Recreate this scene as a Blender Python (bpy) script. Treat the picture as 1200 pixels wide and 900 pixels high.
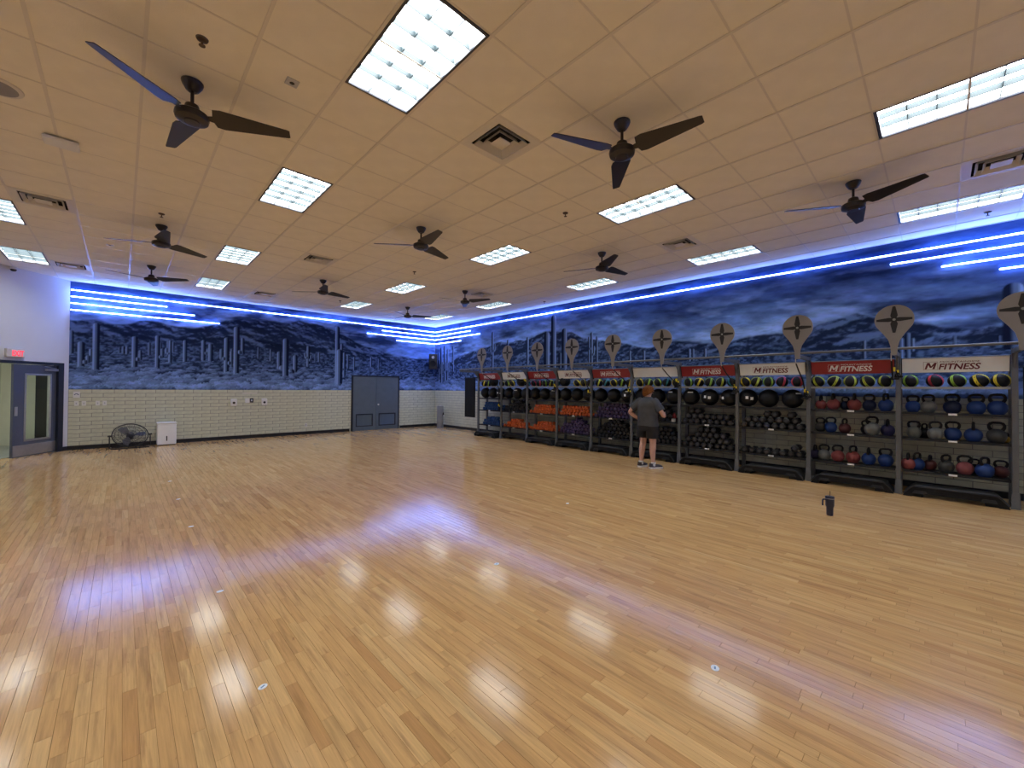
import bpy, bmesh, math, random
import numpy as np
from mathutils import Matrix, Vector

for o in list(bpy.data.objects):
    bpy.data.objects.remove(o, do_unlink=True)
S = bpy.context.scene
COL = S.collection
random.seed(7)
PI = math.pi

# ------------------------------------------------------------------ camera, world, exposure
CAM_H = 1.598          # eye height
CEIL = 4.175           # ceiling height
YAW, PITCH, ROLL = 0.7631925, 0.0113140, -0.0074019
cam = bpy.data.cameras.new('camera')
cam.sensor_fit = 'HORIZONTAL'
cam.sensor_width = 36.0
cam.lens = 478.166 / 1200 * 36.0
cam.clip_start = 0.05
cam.clip_end = 200
cam_o = bpy.data.objects.new('camera', cam)
COL.objects.link(cam_o)
_f = Vector((math.sin(YAW) * math.cos(PITCH), math.cos(YAW) * math.cos(PITCH), math.sin(PITCH)))
_r0 = Vector((math.cos(YAW), -math.sin(YAW), 0))
_u0 = _r0.cross(_f)
_r = _r0 * math.cos(ROLL) - _u0 * math.sin(ROLL)
_u = _r.cross(_f)
cam_o.matrix_world = Matrix(((_r.x, _u.x, -_f.x, 0), (_r.y, _u.y, -_f.y, 0), (_r.z, _u.z, -_f.z, CAM_H), (0, 0, 0, 1)))
S.camera = cam_o

world = bpy.data.worlds.new('world')
S.world = world
world.use_nodes = True
world.node_tree.nodes['Background'].inputs[0].default_value = (0.5, 0.55, 0.6, 1)
world.node_tree.nodes['Background'].inputs[1].default_value = 0.05
S.view_settings.view_transform = 'Standard'
S.view_settings.look = 'None'
S.view_settings.gamma = 1.0
S.view_settings.use_curve_mapping = False
S.view_settings.exposure = 0.0
TROFFER_POWER = 14.0
LED_POWER = 40.0

# ------------------------------------------------------------------ room constants
X_R, Y_B, X_L = 9.632, 14.812, -0.947     # right wall, back wall, corner with the angled wall
Y_F, X_F = -5.0, -5.2                     # walls out of view
T = 0.6096
OX, OY = 0.0937, -0.190                   # ceiling grid origin
MURAL_Z = 1.50


# ------------------------------------------------------------------ helpers
class MB:
    """collects shapes for ONE mesh"""
    def __init__(s):
        s.v, s.f, s.sm = [], [], []

    def add(s, vs, fs, M=None, smooth=False):
        n = len(s.v)
        if M is not None:
            vs = [M @ Vector(p) for p in vs]
        s.v += [tuple(p) for p in vs]
        s.f += [tuple(i + n for i in f) for f in fs]
        s.sm += [smooth] * len(fs)
        return s

    def box(s, x0, x1, y0, y1, z0, z1, M=None):
        vs = [(x, y, z) for z in (z0, z1) for y in (y0, y1) for x in (x0, x1)]
        fs = [(0, 2, 3, 1), (4, 5, 7, 6), (0, 1, 5, 4), (2, 6, 7, 3), (0, 4, 6, 2), (1, 3, 7, 5)]
        return s.add(vs, fs, M)

    def cbox(s, x0, x1, y0, y1, z0, z1, c=0.01, M=None):
        """box with chamfered edges"""
        vs, idx = [], {}
        for ix, (xa, xb) in enumerate(((x0, x0 + c), (x1, x1 - c))):
            for iy, (ya, yb) in enumerate(((y0, y0 + c), (y1, y1 - c))):
                for iz, (za, zb) in enumerate(((z0, z0 + c), (z1, z1 - c))):
                    for k, p in enumerate(((xa, yb, zb), (xb, ya, zb), (xb, yb, za))):
                        idx[ix, iy, iz, k] = len(vs)
                        vs.append(p)
        g = lambda *a: idx[a]
        fs = []
        for i in (0, 1):
            q = [g(i, 0, 0, 0), g(i, 1, 0, 0), g(i, 1, 1, 0), g(i, 0, 1, 0)]
            fs.append(q if i else q[::-1])
            q = [g(0, i, 0, 1), g(1, i, 0, 1), g(1, i, 1, 1), g(0, i, 1, 1)]
            fs.append(q[::-1] if i else q)
            q = [g(0, 0, i, 2), g(1, 0, i, 2), g(1, 1, i, 2), g(0, 1, i, 2)]
            fs.append(q if i else q[::-1])
        for a in (0, 1):
            for b in (0, 1):
                fs.append((g(a, b, 0, 0), g(a, b, 1, 0), g(a, b, 1, 1), g(a, b, 0, 1)))
                fs.append((g(a, 0, b, 0), g(a, 1, b, 0), g(a, 1, b, 2), g(a, 0, b, 2)))
                fs.append((g(0, a, b, 1), g(1, a, b, 1), g(1, a, b, 2), g(0, a, b, 2)))
                for d in (0, 1):
                    fs.append((g(a, b, d, 0), g(a, b, d, 1), g(a, b, d, 2)))
        return s.add(vs, fs, M)

    def lathe(s, prof, n=16, M=None, cap=True, smooth=True):
        vs, fs = [], []
        for r, z in prof:
            for k in range(n):
                a = 2 * PI * k / n
                vs.append((r * math.cos(a), r * math.sin(a), z))
        for i in range(len(prof) - 1):
            for k in range(n):
                k2 = (k + 1) % n
                fs.append((i * n + k, i * n + k2, (i + 1) * n + k2, (i + 1) * n + k))
        s.add(vs, fs, M, smooth)
        if cap:
            m = len(prof) - 1
            s.add([vs[k] for k in range(n)], [tuple(range(n))[::-1]], M)
            s.add([vs[m * n + k] for k in range(n)], [tuple(range(n))], M)
        return s

    def cyl(s, p0, p1, r0, r1=None, n=12, smooth=True):
        p0, p1 = Vector(p0), Vector(p1)
        d = p1 - p0
        M = Matrix.Translation(p0) @ d.to_track_quat('Z', 'Y').to_matrix().to_4x4()
        return s.lathe([(r0, 0), (r1 if r1 is not None else r0, d.length)], n, M, True, smooth)

    def tube(s, pts, r, n=6, close=False, smooth=True):
        pts = [Vector(p) for p in pts]
        m = len(pts)
        rs = r if isinstance(r, (list, tuple)) else [r] * m
        vs, fs = [], []
        prev = None
        for i, p in enumerate(pts):
            a = pts[(i - 1) % m] if (close or i > 0) else p
            b = pts[(i + 1) % m] if (close or i < m - 1) else p
            t = (b - a).normalized()
            ref = prev if prev is not None else (Vector((0, 0, 1)) if abs(t.z) < 0.9 else Vector((1, 0, 0)))
            x = (ref - t * ref.dot(t)).normalized()
            prev = x
            y = t.cross(x)
            for k in range(n):
                an = 2 * PI * k / n
                vs.append(p + (x * math.cos(an) + y * math.sin(an)) * rs[i])
        for i in range(m if close else m - 1):
            j = (i + 1) % m
            for k in range(n):
                k2 = (k + 1) % n
                fs.append((i * n + k, i * n + k2, j * n + k2, j * n + k))
        if not close:
            fs.append(tuple(range(n))[::-1])
            fs.append(tuple((m - 1) * n + k for k in range(n)))
        return s.add(vs, fs, None, smooth)

    def prism(s, poly, d0, d1, M):
        """poly in local (a,b); extruded along local c from d0 to d1; M maps (a,b,c) to target space"""
        n = len(poly)
        vs = [(a, b, d0) for a, b in poly] + [(a, b, d1) for a, b in poly]
        fs = [tuple(range(n))[::-1], tuple(range(n, 2 * n))]
        for k in range(n):
            k2 = (k + 1) % n
            fs.append((k, k2, n + k2, n + k))
        return s.add(vs, fs, M)

    def ball(s, c, r, nu=16, nv=10, sc=(1, 1, 1), M=None):
        c = Vector(c)
        vs, fs = [], []
        for i in range(nv + 1):
            th = PI * i / nv
            for k in range(nu):
                ph = 2 * PI * k / nu
                vs.append((c.x + r * sc[0] * math.sin(th) * math.cos(ph), c.y + r * sc[1] * math.sin(th) * math.sin(ph), c.z + r * sc[2] * math.cos(th)))
        for i in range(nv):
            for k in range(nu):
                k2 = (k + 1) % nu
                fs.append((i * nu + k, (i + 1) * nu + k, (i + 1) * nu + k2, i * nu + k2))
        return s.add(vs, fs, M, True)

    def mesh(s, name, mat):
        me = bpy.data.meshes.new(name)
        me.from_pydata(s.v, [], s.f)
        if any(s.sm):
            me.polygons.foreach_set('use_smooth', s.sm)
            try:
                me.set_sharp_from_angle(angle=0.7)
            except Exception:
                pass
        if mat:
            me.materials.append(mat)
        me.update()
        return me

    def build(s, name, mat, parent=None, loc=None, rot=None):
        return link(name, s.mesh(name, mat), parent, loc, rot)


def link(name, me, parent=None, loc=None, rot=None):
    o = bpy.data.objects.new(name, me)
    COL.objects.link(o)
    if parent is not None:
        o.parent = parent
    if loc is not None:
        o.location = loc
    if rot is not None:
        o.rotation_euler = rot
    return o


def tag(o, label=None, cat=None, group=None, kind=None):
    if label:
        o['label'] = label
    if cat:
        o['category'] = cat
    if group:
        o['group'] = group
    if kind:
        o['kind'] = kind
    return o


def thing(name, label, cat, loc=(0, 0, 0), rz=0.0, group=None, kind=None):
    o = bpy.data.objects.new(name, None)
    o.empty_display_size = 0.1
    COL.objects.link(o)
    o.location = loc
    o.rotation_euler = (0, 0, rz)
    return tag(o, label, cat, group, kind)


def dup(root, loc, rz=0.0, label=None, group=None):
    r = root.copy()
    COL.objects.link(r)
    r.location = loc
    r.rotation_euler = (0, 0, rz)
    if label:
        r['label'] = label
    if group:
        r['group'] = group
    for ch in list(root.children):
        c = ch.copy()
        COL.objects.link(c)
        c.parent = r
        for g in list(ch.children):
            d = g.copy()
            COL.objects.link(d)
            d.parent = c
    return r


ORD = ['first', 'second', 'third', 'fourth', 'fifth', 'sixth', 'seventh', 'eighth', 'ninth', 'tenth', 'eleventh']


# ------------------------------------------------------------------ materials
def N(nt, kind, x=0, y=0):
    n = nt.nodes.new(kind)
    n.location = (x, y)
    return n


def mat(name, col, rough=0.5, metal=0.0, var=0.06, scale=6.0, bump=0.0, bscale=60.0, spec=0.5, emit=None, estr=0.0, coat=0.0):
    m = bpy.data.materials.new(name)
    m.use_nodes = True
    nt = m.node_tree
    b = nt.nodes['Principled BSDF']
    b.inputs['Roughness'].default_value = rough
    b.inputs['Metallic'].default_value = metal
    b.inputs['Specular IOR Level'].default_value = spec
    b.inputs['Coat Weight'].default_value = coat
    tc = N(nt, 'ShaderNodeTexCoord', -900)
    nz = N(nt, 'ShaderNodeTexNoise', -700)
    nz.inputs['Scale'].default_value = scale
    nz.inputs['Detail'].default_value = 4
    nt.links.new(tc.outputs['Object'], nz.inputs['Vector'])
    rp = N(nt, 'ShaderNodeValToRGB', -480)
    lo = [max(0, c * (1 - var)) for c in col]
    hi = [min(1, c * (1 + var)) for c in col]
    rp.color_ramp.elements[0].position = 0.3
    rp.color_ramp.elements[1].position = 0.7
    rp.color_ramp.elements[0].color = (*lo, 1)
    rp.color_ramp.elements[1].color = (*hi, 1)
    nt.links.new(nz.outputs['Fac'], rp.inputs['Fac'])
    nt.links.new(rp.outputs['Color'], b.inputs['Base Color'])
    if bump:
        nb = N(nt, 'ShaderNodeTexNoise', -700, -300)
        nb.inputs['Scale'].default_value = bscale
        nb.inputs['Detail'].default_value = 3
        nt.links.new(tc.outputs['Object'], nb.inputs['Vector'])
        bp = N(nt, 'ShaderNodeBump', -300, -300)
        bp.inputs['Strength'].default_value = bump
        bp.inputs['Distance'].default_value = 0.004
        nt.links.new(nb.outputs['Fac'], bp.inputs['Height'])
        nt.links.new(bp.outputs['Normal'], b.inputs['Normal'])
    if emit:
        b.inputs['Emission Color'].default_value = (*emit, 1)
        b.inputs['Emission Strength'].default_value = estr
    return m


def wood_floor():
    m = bpy.data.materials.new('maple_floor')
    m.use_nodes = True
    nt = m.node_tree
    b = nt.nodes['Principled BSDF']
    L = nt.links.new
    geo = N(nt, 'ShaderNodeNewGeometry', -1600)
    at = N(nt, 'ShaderNodeAttribute', -1600, -300)
    at.attribute_name = 'rnd'
    sep = N(nt, 'ShaderNodeSeparateXYZ', -1400)
    L(geo.outputs['Position'], sep.inputs[0])

    def coords(sx, sy, k, yy):
        a = N(nt, 'ShaderNodeMath', -1200, yy); a.operation = 'MULTIPLY'; a.inputs[1].default_value = sx
        L(sep.outputs['X'], a.inputs[0])
        c = N(nt, 'ShaderNodeMath', -1200, yy - 60); c.operation = 'MULTIPLY'; c.inputs[1].default_value = sy
        L(sep.outputs['Y'], c.inputs[0])
        d = N(nt, 'ShaderNodeMath', -1200, yy - 120); d.operation = 'MULTIPLY'; d.inputs[1].default_value = k
        L(at.outputs['Fac'], d.inputs[0])
        cb = N(nt, 'ShaderNodeCombineXYZ', -1000, yy)
        L(a.outputs[0], cb.inputs[0]); L(c.outputs[0], cb.inputs[1]); L(d.outputs[0], cb.inputs[2])
        return cb.outputs[0]

    def noise(v, det, yy, rough=0.55):
        n = N(nt, 'ShaderNodeTexNoise', -800, yy)
        n.inputs['Scale'].default_value = 1.0
        n.inputs['Detail'].default_value = det
        n.inputs['Roughness'].default_value = rough
        L(v, n.inputs['Vector'])
        return n.outputs['Fac']

    def ramp(src, stops, yy):
        r = N(nt, 'ShaderNodeValToRGB', -560, yy)
        els = r.color_ramp.elements
        while len(els) < len(stops):
            els.new(0.5)
        for e, (p, c) in zip(els, stops):
            e.position = p
            e.color = (*c, 1) if isinstance(c, tuple) else (c, c, c, 1)
        L(src, r.inputs['Fac'])
        return r.outputs['Color']

    tone = ramp(at.outputs['Fac'], [(0, (.57, .325, .132)), (.10, (.625, .375, .158)), (.5, (.665, .410, .175)), (.85, (.695, .440, .192)), (1, (.73, .480, .218))], 300)
    grain = ramp(noise(coords(26, 1.7, 57, 200), 6, 100), [(.28, .74), (.48, .98), (.75, 1.08)], 100)
    fine = ramp(noise(coords(150, 5, 23, -100), 3, -100), [(.3, .88), (.7, 1.05)], -100)
    streak = ramp(noise(coords(17, 1.3, 91, -400), 5, -300, .65), [(.56, 0.0), (.70, 1.0)], -300)
    knots = ramp(noise(coords(30, 9, 13, -650), 4, -550, .7), [(.66, 0.0), (.76, 1.0)], -550)

    def mix(a, c, mode, fac=None, f=1.0, yy=0):
        n = N(nt, 'ShaderNodeMixRGB', -300, yy)
        n.blend_type = mode
        n.inputs['Fac'].default_value = f
        L(a, n.inputs[1])
        if isinstance(c, tuple):
            n.inputs[2].default_value = (*c, 1)
        else:
            L(c, n.inputs[2])
        if fac is not None:
            L(fac, n.inputs['Fac'])
        return n.outputs[0]
    c1 = mix(tone, grain, 'MULTIPLY', yy=250)
    c2 = mix(c1, fine, 'MULTIPLY', yy=150)
    sf = N(nt, 'ShaderNodeMath', -420, -200); sf.operation = 'MULTIPLY'; sf.inputs[1].default_value = 0.62
    L(streak, sf.inputs[0])
    c3 = mix(c2, (.34, .18, .08), 'MIX', sf.outputs[0], yy=0)
    kf = N(nt, 'ShaderNodeMath', -420, -420); kf.operation = 'MULTIPLY'; kf.inputs[1].default_value = 0.7
    L(knots, kf.inputs[0])
    c4 = mix(c3, (.26, .13, .06), 'MIX', kf.outputs[0], yy=-100)
    L(c4, b.inputs['Base Color'])
    rr = N(nt, 'ShaderNodeMapRange', -560, -800)
    rr.inputs['To Min'].default_value = 0.09
    rr.inputs['To Max'].default_value = 0.16
    L(noise(coords(5, 2, 5, -900), 3, -800), rr.inputs['Value'])
    L(rr.outputs[0], b.inputs['Roughness'])
    b.inputs['Specular IOR Level'].default_value = 0.34
    bp = N(nt, 'ShaderNodeBump', -300, -700)
    bp.inputs['Strength'].default_value = 0.05
    bp.inputs['Distance'].default_value = 0.002
    L(noise(coords(14, 6, 7, -1200), 2, -1100), bp.inputs['Height'])
    L(bp.outputs['Normal'], b.inputs['Normal'])
    return m


def attr_mat(name, attr, rough):
    m = bpy.data.materials.new(name)
    m.use_nodes = True
    nt = m.node_tree
    b = nt.nodes['Principled BSDF']
    a = N(nt, 'ShaderNodeAttribute', -600)
    a.attribute_name = attr
    nz = N(nt, 'ShaderNodeTexNoise', -600, -300)
    nz.inputs['Scale'].default_value = 40
    mx = N(nt, 'ShaderNodeMixRGB', -300)
    mx.blend_type = 'OVERLAY'
    mx.inputs['Fac'].default_value = 0.12
    nt.links.new(a.outputs['Color'], mx.inputs[1])
    nt.links.new(nz.outputs['Color'], mx.inputs[2])
    nt.links.new(mx.outputs[0], b.inputs['Base Color'])
    b.inputs['Roughness'].default_value = rough
    b.inputs['Specular IOR Level'].default_value = 0.08
    return m


def glass(name):
    m = bpy.data.materials.new(name)
    m.use_nodes = True
    b = m.node_tree.nodes['Principled BSDF']
    b.inputs['Base Color'].default_value = (.75, .82, .80, 1)
    b.inputs['Transmission Weight'].default_value = 1.0
    b.inputs['Roughness'].default_value = 0.02
    b.inputs['IOR'].default_value = 1.2
    return m


M = {}
M['floor'] = wood_floor()
M['tile'] = mat('ceiling_tile', (.88, .83, .71), .9, var=.03, scale=5, bump=.5, bscale=140, spec=.2)
M['tbar'] = mat('grid_metal', (.74, .69, .60), .38, var=.02, spec=.5)
M['white'] = mat('white_paint', (.74, .74, .77), .6, var=.02, scale=2, spec=.3)
M['brick'] = mat('painted_brick', (.63, .635, .49), .6, var=.08, scale=9, bump=.5, bscale=45, spec=.3)
M['mortar'] = mat('mortar', (.29, .29, .24), .8, var=.1, bump=.4)
M['base'] = mat('black_base', (.012, .013, .018), .35, var=.1)
M['mural'] = attr_mat('mural_print', 'col', .55)
M['doorblue'] = mat('door_blue_grey', (.115, .150, .19), .4, var=.05)
M['doorleaf'] = mat('door_leaf_paint', (.085, .10, .15), .4, var=.05)
M['frameblack'] = mat('door_frame_paint', (.016, .020, .034), .4, var=.1)
M['steel'] = mat('brushed_steel', (.52, .52, .54), .35, .8, var=.06, scale=20)
M['glass'] = glass('door_glass')
M['cream'] = mat('cream_corridor', (.70, .71, .60), .6, var=.03)
M['vinyl'] = mat('corridor_vinyl', (.36, .40, .38), .3, var=.06)
M['troffer'] = mat('troffer_white', (.80, .82, .84), .4, var=.01)
M['louver'] = mat('louver_grey', (.05, .075, .085), .4, var=.03)
M['tframe'] = mat('troffer_frame', (.06, .065, .085), .4, var=.03)
M['lamp'] = mat('troffer_diffuser', (.9, .9, .9), .5, emit=(.93, .98, 1.0), estr=TROFFER_POWER)
M['led'] = mat('led_diffuser', (.8, .85, .9), .5, emit=(.24, .38, 1.0), estr=LED_POWER * .70)
M['ledwash'] = mat('added_led_wash', (.8, .85, .9), .5, emit=(.10, .25, 1.0), estr=LED_POWER)  # glow of the hidden emitters added for the blue wall wash
M['channel'] = mat('led_channel', (.6, .62, .65), .3, .7)
M['bronze'] = mat('fan_bronze', (.020, .015, .013), .32, var=.15, spec=.5)
M['vent'] = mat('vent_paint', (.72, .68, .60), .45, var=.02)
M['void'] = mat('duct_dark', (.02, .018, .016), .9)
M['brass'] = mat('sprinkler_metal', (.10, .07, .05), .4, .5)
M['rack'] = mat('rack_grey_steel', (.125, .132, .14), .4, .25, var=.06, scale=12)
M['rackdark'] = mat('rack_dark_steel', (.014, .015, .018), .5, var=.1, scale=12, spec=.3)
M['raillight'] = mat('shelf_edge_steel', (.34, .35, .33), .4, .3, var=.06)
M['disc'] = mat('target_grey', (.27, .26, .25), .55, var=.04)
M['emblem'] = mat('emblem_black', (.012, .012, .014), .45)
M['signred'] = mat('sign_red', (.30, .018, .028), .4, var=.05)
M['signwhite'] = mat('sign_white', (.86, .92, .94), .4, var=.03)
M['maroon'] = mat('lettering_maroon', (.13, .015, .04), .5)
M['letterwhite'] = mat('lettering_white', (.85, .85, .85), .5)
M['rubber'] = mat('black_rubber', (.008, .008, .010), .55, var=.15, scale=14, spec=.25)
M['black'] = mat('black_vinyl', (.010, .011, .014), .45, var=.2, scale=9, spec=.3)
M['step'] = mat('step_plastic', (.010, .011, .014), .45, var=.15, bump=.2, spec=.25)
M['stepgrip'] = mat('step_grip', (.022, .024, .028), .6, var=.1)
M['endhighlight'] = mat('dumbbell_end_highlight', (.055, .056, .060), .45)  # grey tone painted as the highlight on black dumbbell ends
M['yellow'] = mat('yellow_webbing', (.85, .66, .03), .5)
M['tagwhite'] = mat('white_tag', (.85, .85, .85), .5)
M['plate'] = mat('white_plastic', (.78, .78, .75), .4, var=.02)
M['darkplastic'] = mat('dark_plastic', (.02, .02, .022), .4)
M['fanblade'] = mat('fan_blade_grey', (.10, .10, .11), .4, .4)
M['grill'] = mat('fan_wire', (.03, .03, .033), .35, .3)
M['sticker'] = mat('sticker_white', (.75, .82, .88), .4, var=.15, scale=50)
M['stickerblue'] = mat('sticker_blue', (.10, .25, .45), .4)
M['purifier'] = mat('purifier_white', (.90, .91, .95), .35, var=.02)
M['exitbody'] = mat('exit_body', (.55, .52, .50), .5, var=.04)
M['exitred'] = mat('exit_red', (.7, .03, .05), .4, emit=(1.0, .06, .10), estr=1.1)
M['tumbler'] = mat('tumbler_navy', (.018, .024, .055), .35, var=.1)
M['straw'] = mat('straw_dark', (.10, .06, .02), .4)
M['dispenser'] = mat('dispenser_grey', (.26, .27, .29), .35, .4)
M['skin'] = mat('skin', (.62, .36, .27), .55, var=.06, scale=10)
M['hair'] = mat('red_brown_hair', (.16, .058, .014), .7, var=.35, scale=40, bump=.4, bscale=90, spec=.12)
M['shirt'] = mat('charcoal_jersey', (.062, .066, .074), .85, var=.15, scale=10, bump=.4, bscale=25)
M['shorts'] = mat('black_shorts', (.008, .008, .010), .8, var=.2)
M['sock'] = mat('white_sock', (.75, .75, .75), .8)
M['shoe'] = mat('dark_shoe', (.06, .05, .06), .6, var=.3, scale=30)
M['sole'] = mat('white_sole', (.72, .70, .68), .6)
KCOL = {'red': (.235, .055, .055), 'blue': (.016, .048, .19), 'navy': (.009, .016, .052), 'grey': (.15, .158, .15), 'maroon': (.085, .026, .028),
        'dark grey': (.050, .053, .052), 'pink': (.29, .085, .095), 'black': (.008, .008, .010), 'purple': (.024, .022, .075), 'yellow': (.30, .19, .02)}
for k, c in KCOL.items():
    M['kb_' + k] = mat('kettlebell_vinyl_' + k.replace(' ', '_'), c, .45, var=.12, scale=14, spec=.35)
DCOL = {'black': (.008, .008, .010), 'purple': (.055, .034, .10), 'orange': (.62, .115, .022), 'blue': (.012, .060, .21)}
for k, c in DCOL.items():
    M['db_' + k] = mat('dumbbell_vinyl_' + k, c, .45, var=.12, scale=14, spec=.4)
SCOL = {'yellow': (.80, .62, .03), 'green': (.32, .55, .05), 'red': (.62, .05, .08), 'teal': (.03, .25, .32), 'lime': (.55, .62, .05)}
for k, c in SCOL.items():
    M['st_' + k] = mat('ball_stripe_' + k, c, .5)


def text_obj(name, s, size, material, parent, Mx, extrude=0.002, shear=0.0, offset=0.0, align='LEFT', width=None, spacing=1.0):
    cu = bpy.data.curves.new(name, 'FONT')
    cu.body = s
    cu.size = size
    cu.extrude = extrude
    cu.shear = shear
    cu.offset = offset
    cu.align_x = align
    cu.space_character = spacing
    cu.resolution_u = 3
    tmp = bpy.data.objects.new(name, cu)
    COL.objects.link(tmp)
    bpy.context.view_layer.update()
    dg = bpy.context.evaluated_depsgraph_get()
    me = bpy.data.meshes.new_from_object(tmp.evaluated_get(dg))
    bpy.data.objects.remove(tmp, do_unlink=True)
    if width:
        xs = [v.co.x for v in me.vertices]
        k = width / (max(xs) - min(xs))
        x0 = min(xs)
        for v in me.vertices:
            v.co.x = (v.co.x - x0) * k
    me.transform(Mx)
    me.materials.clear()
    me.materials.append(material)
    me.name = name
    return link(name, me, parent)


# ------------------------------------------------------------------ the floor
def in_view(x, y, z=0.0, pad=40):
    d = Vector((x, y, z - CAM_H))
    w = d.dot(_f)
    if w < 0.05:
        return None
    px = 600 + 478.166 * d.dot(_r) / w
    py = 450 - 478.166 * d.dot(_u) / w
    if -pad < px < 1200 + pad and -pad < py < 900 + pad:
        return w
    return None


floor = MB().box(X_F - .2, X_R + .2, Y_F - .2, Y_B + .2, -0.15, -0.012).build('floor', M['floor'])
tag(floor, 'glossy maple strip floor of the exercise room', kind='structure')
PW, GAP = 0.0572, 0.0009
planks = []
rng = random.Random(11)
xi = 0
x = X_R - PW
while x > -3.6:
    y = -1.6 - rng.random() * .8
    while y < Y_B:
        ln = rng.choice((.22, .3, .35, .42, .5, .6, .75, .95)) * rng.uniform(.85, 1.15)
        y1 = min(y + ln, Y_B + .02)
        xc, yc = x + PW / 2, (y + y1) / 2
        dep = xc * _f.x + yc * _f.y
        lat = abs(xc * _r.x + yc * _r.y)
        if dep > -.6 and lat < dep * 1.42 + 1.6 and not (xc < X_L and yc > Y_B + (xc - X_L)):
            planks.append((x, y, y1, rng.random(), rng.uniform(-1, 1), rng.uniform(-1, 1)))
        y = y1
    x -= PW


def plank_geo(p):
    x0, y0, y1, r, t1, t2 = p
    xa, xb = x0 + GAP / 2, x0 + PW - GAP / 2
    ya, yb = y0 + GAP / 2, y1 - GAP / 2
    b = .0007
    w = (PW / 2) * 0.0013
    zt = lambda sx, sy: sx * t1 * w + sy * t2 * .00014
    vs = [(xa, ya, -.012), (xb, ya, -.012), (xb, yb, -.012), (xa, yb, -.012),
          (xa, ya, -b), (xb, ya, -b), (xb, yb, -b), (xa, yb, -b),
          (xa + b, ya + b, zt(-1, -1)), (xb - b, ya + b, zt(1, -1)), (xb - b, yb - b, zt(1, 1)), (xa + b, yb - b, zt(-1, 1))]
    fs = [(8, 9, 10, 11)]
    for k in range(4):
        k2 = (k + 1) % 4
        fs.append((k, k2, 4 + k2, 4 + k))
        fs.append((4 + k, 4 + k2, 8 + k2, 8 + k))
    return vs, fs


def mesh_rnd(name, geos, rnds, material):
    vs, fs, rv = [], [], []
    for (v, f), r in zip(geos, rnds):
        n = len(vs)
        vs += v
        fs += [tuple(i + n for i in q) for q in f]
        rv += [r] * len(v)
    me = bpy.data.meshes.new(name)
    me.from_pydata(vs, [], fs)
    a = me.attributes.new('rnd', 'FLOAT', 'POINT')
    a.data.foreach_set('value', rv)
    me.materials.append(material)
    me.update()
    return me


def plank_rank(p):
    xc, yc = p[0] + PW / 2, (p[1] + p[2]) / 2
    w = in_view(xc, yc, 0, 30)
    return math.hypot(xc, yc) - .6 * (p[2] - p[1]) if w else 1e6 + math.hypot(xc, yc)


planks.sort(key=plank_rank)
for p in planks[:300]:
    link('plank', mesh_rnd('plank', [plank_geo(p)], [p[3]], M['floor']), floor)
rest = link('plank_field', mesh_rnd('plank_field', [plank_geo(p) for p in planks[300:]], [p[3] for p in planks[300:]], M['floor']), floor)
tag(rest, kind='stuff')

# ------------------------------------------------------------------ walls
P45 = Vector((X_L, Y_B, 0))
S45 = Vector((-.70711, -.70711, 0))
D45 = Vector((-.70711, .70711, 0))
M45 = Matrix(((S45.x, D45.x, 0, P45.x), (S45.y, D45.y, 0, P45.y), (0, 0, 1, 0), (0, 0, 0, 1)))   # (s, d, z)

wall_back = MB().box(X_L, X_R + .02, Y_B + .005, Y_B + .2, -.1, CEIL + .3).build('wall_back', M['mortar'])
tag(wall_back, 'back wall of painted block below the desert mural', kind='structure')
wall_right = MB().box(X_R + .005, X_R + .2, Y_F, Y_B + .2, -.1, CEIL + .3).build('wall_right', M['mortar'])
tag(wall_right, 'right wall of painted block behind the long rack', kind='structure')
wb = MB()
wb.box(0, .17, 0, .15, -.1, CEIL + .3, M45)
wb.box(.17, 2.15, 0, .15, 2.12, CEIL + .3, M45)
wb.box(2.15, 6.02, 0, .15, -.1, CEIL + .3, M45)
wall_left = wb.build('wall_left', M['white'])
tag(wall_left, 'white angled wall with the exit door', kind='structure')
wall_side = MB().box(X_F - .15, X_F, Y_F, 10.6, -.1, CEIL + .3).build('wall_side', M['white'])
tag(wall_side, 'white side wall beside the viewer', kind='structure')
wall_front = MB().box(X_F - .15, X_R + .2, Y_F - .15, Y_F, -.1, CEIL + .3).build('wall_front', M['white'])
tag(wall_front, 'white wall behind the viewer', kind='structure')

# painted blocks in running bond
BL, BH = 0.4064, 0.1000
def bricks(wall, horiz, u0, u1, fixed, keep, skip=None):
    """horiz 'x': along X on the back wall; 'y': along Y on the right wall"""
    m_full = None
    lst = []
    for c in range(15):
        z0 = c * BH
        u = u0 - (BL / 2 if c % 2 else 0)
        while u < u1:
            a, b = max(u, u0), min(u + BL, u1)
            segs = [(a, b)]
            if skip and b > skip[0] and a < skip[1]:
                segs = [(a, min(b, skip[0])), (max(a, skip[1]), b)]
            for sa, sb in segs:
                if sb - sa > .012:
                    lst.append((sa, sb, z0))
            u += BL
    cache = {}
    j = .005
    def geo(L):
        if horiz == 'x':
            return MB().cbox(j, L - j, -.008, .006, j, BH - j, .003)
        return MB().cbox(-.008, .006, j, L - j, j, BH - j, .003)
    lst.sort(key=keep)
    extra = MB()
    for k, (a, b, z0) in enumerate(lst):
        L = round(b - a, 3)
        loc = (a, fixed, z0) if horiz == 'x' else (fixed, a, z0)
        if k < 300:
            if L not in cache:
                cache[L] = geo(L).mesh('brick', M['brick'])
            link('brick', cache[L], wall, loc)
        else:
            g = geo(L)
            extra.add(g.v, g.f, Matrix.Translation(loc))
    if extra.v:
        tag(extra.build('brick_field', M['brick'], wall), kind='stuff')


bricks(wall_back, 'x', X_L, X_R, Y_B + .004, lambda t: (t[0] + t[1]) / 2, (6.06, 7.95))
bricks(wall_right, 'y', -2.6, Y_B, X_R + .004, lambda t: abs((t[0] + t[1]) / 2 - 1.2))
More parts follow.
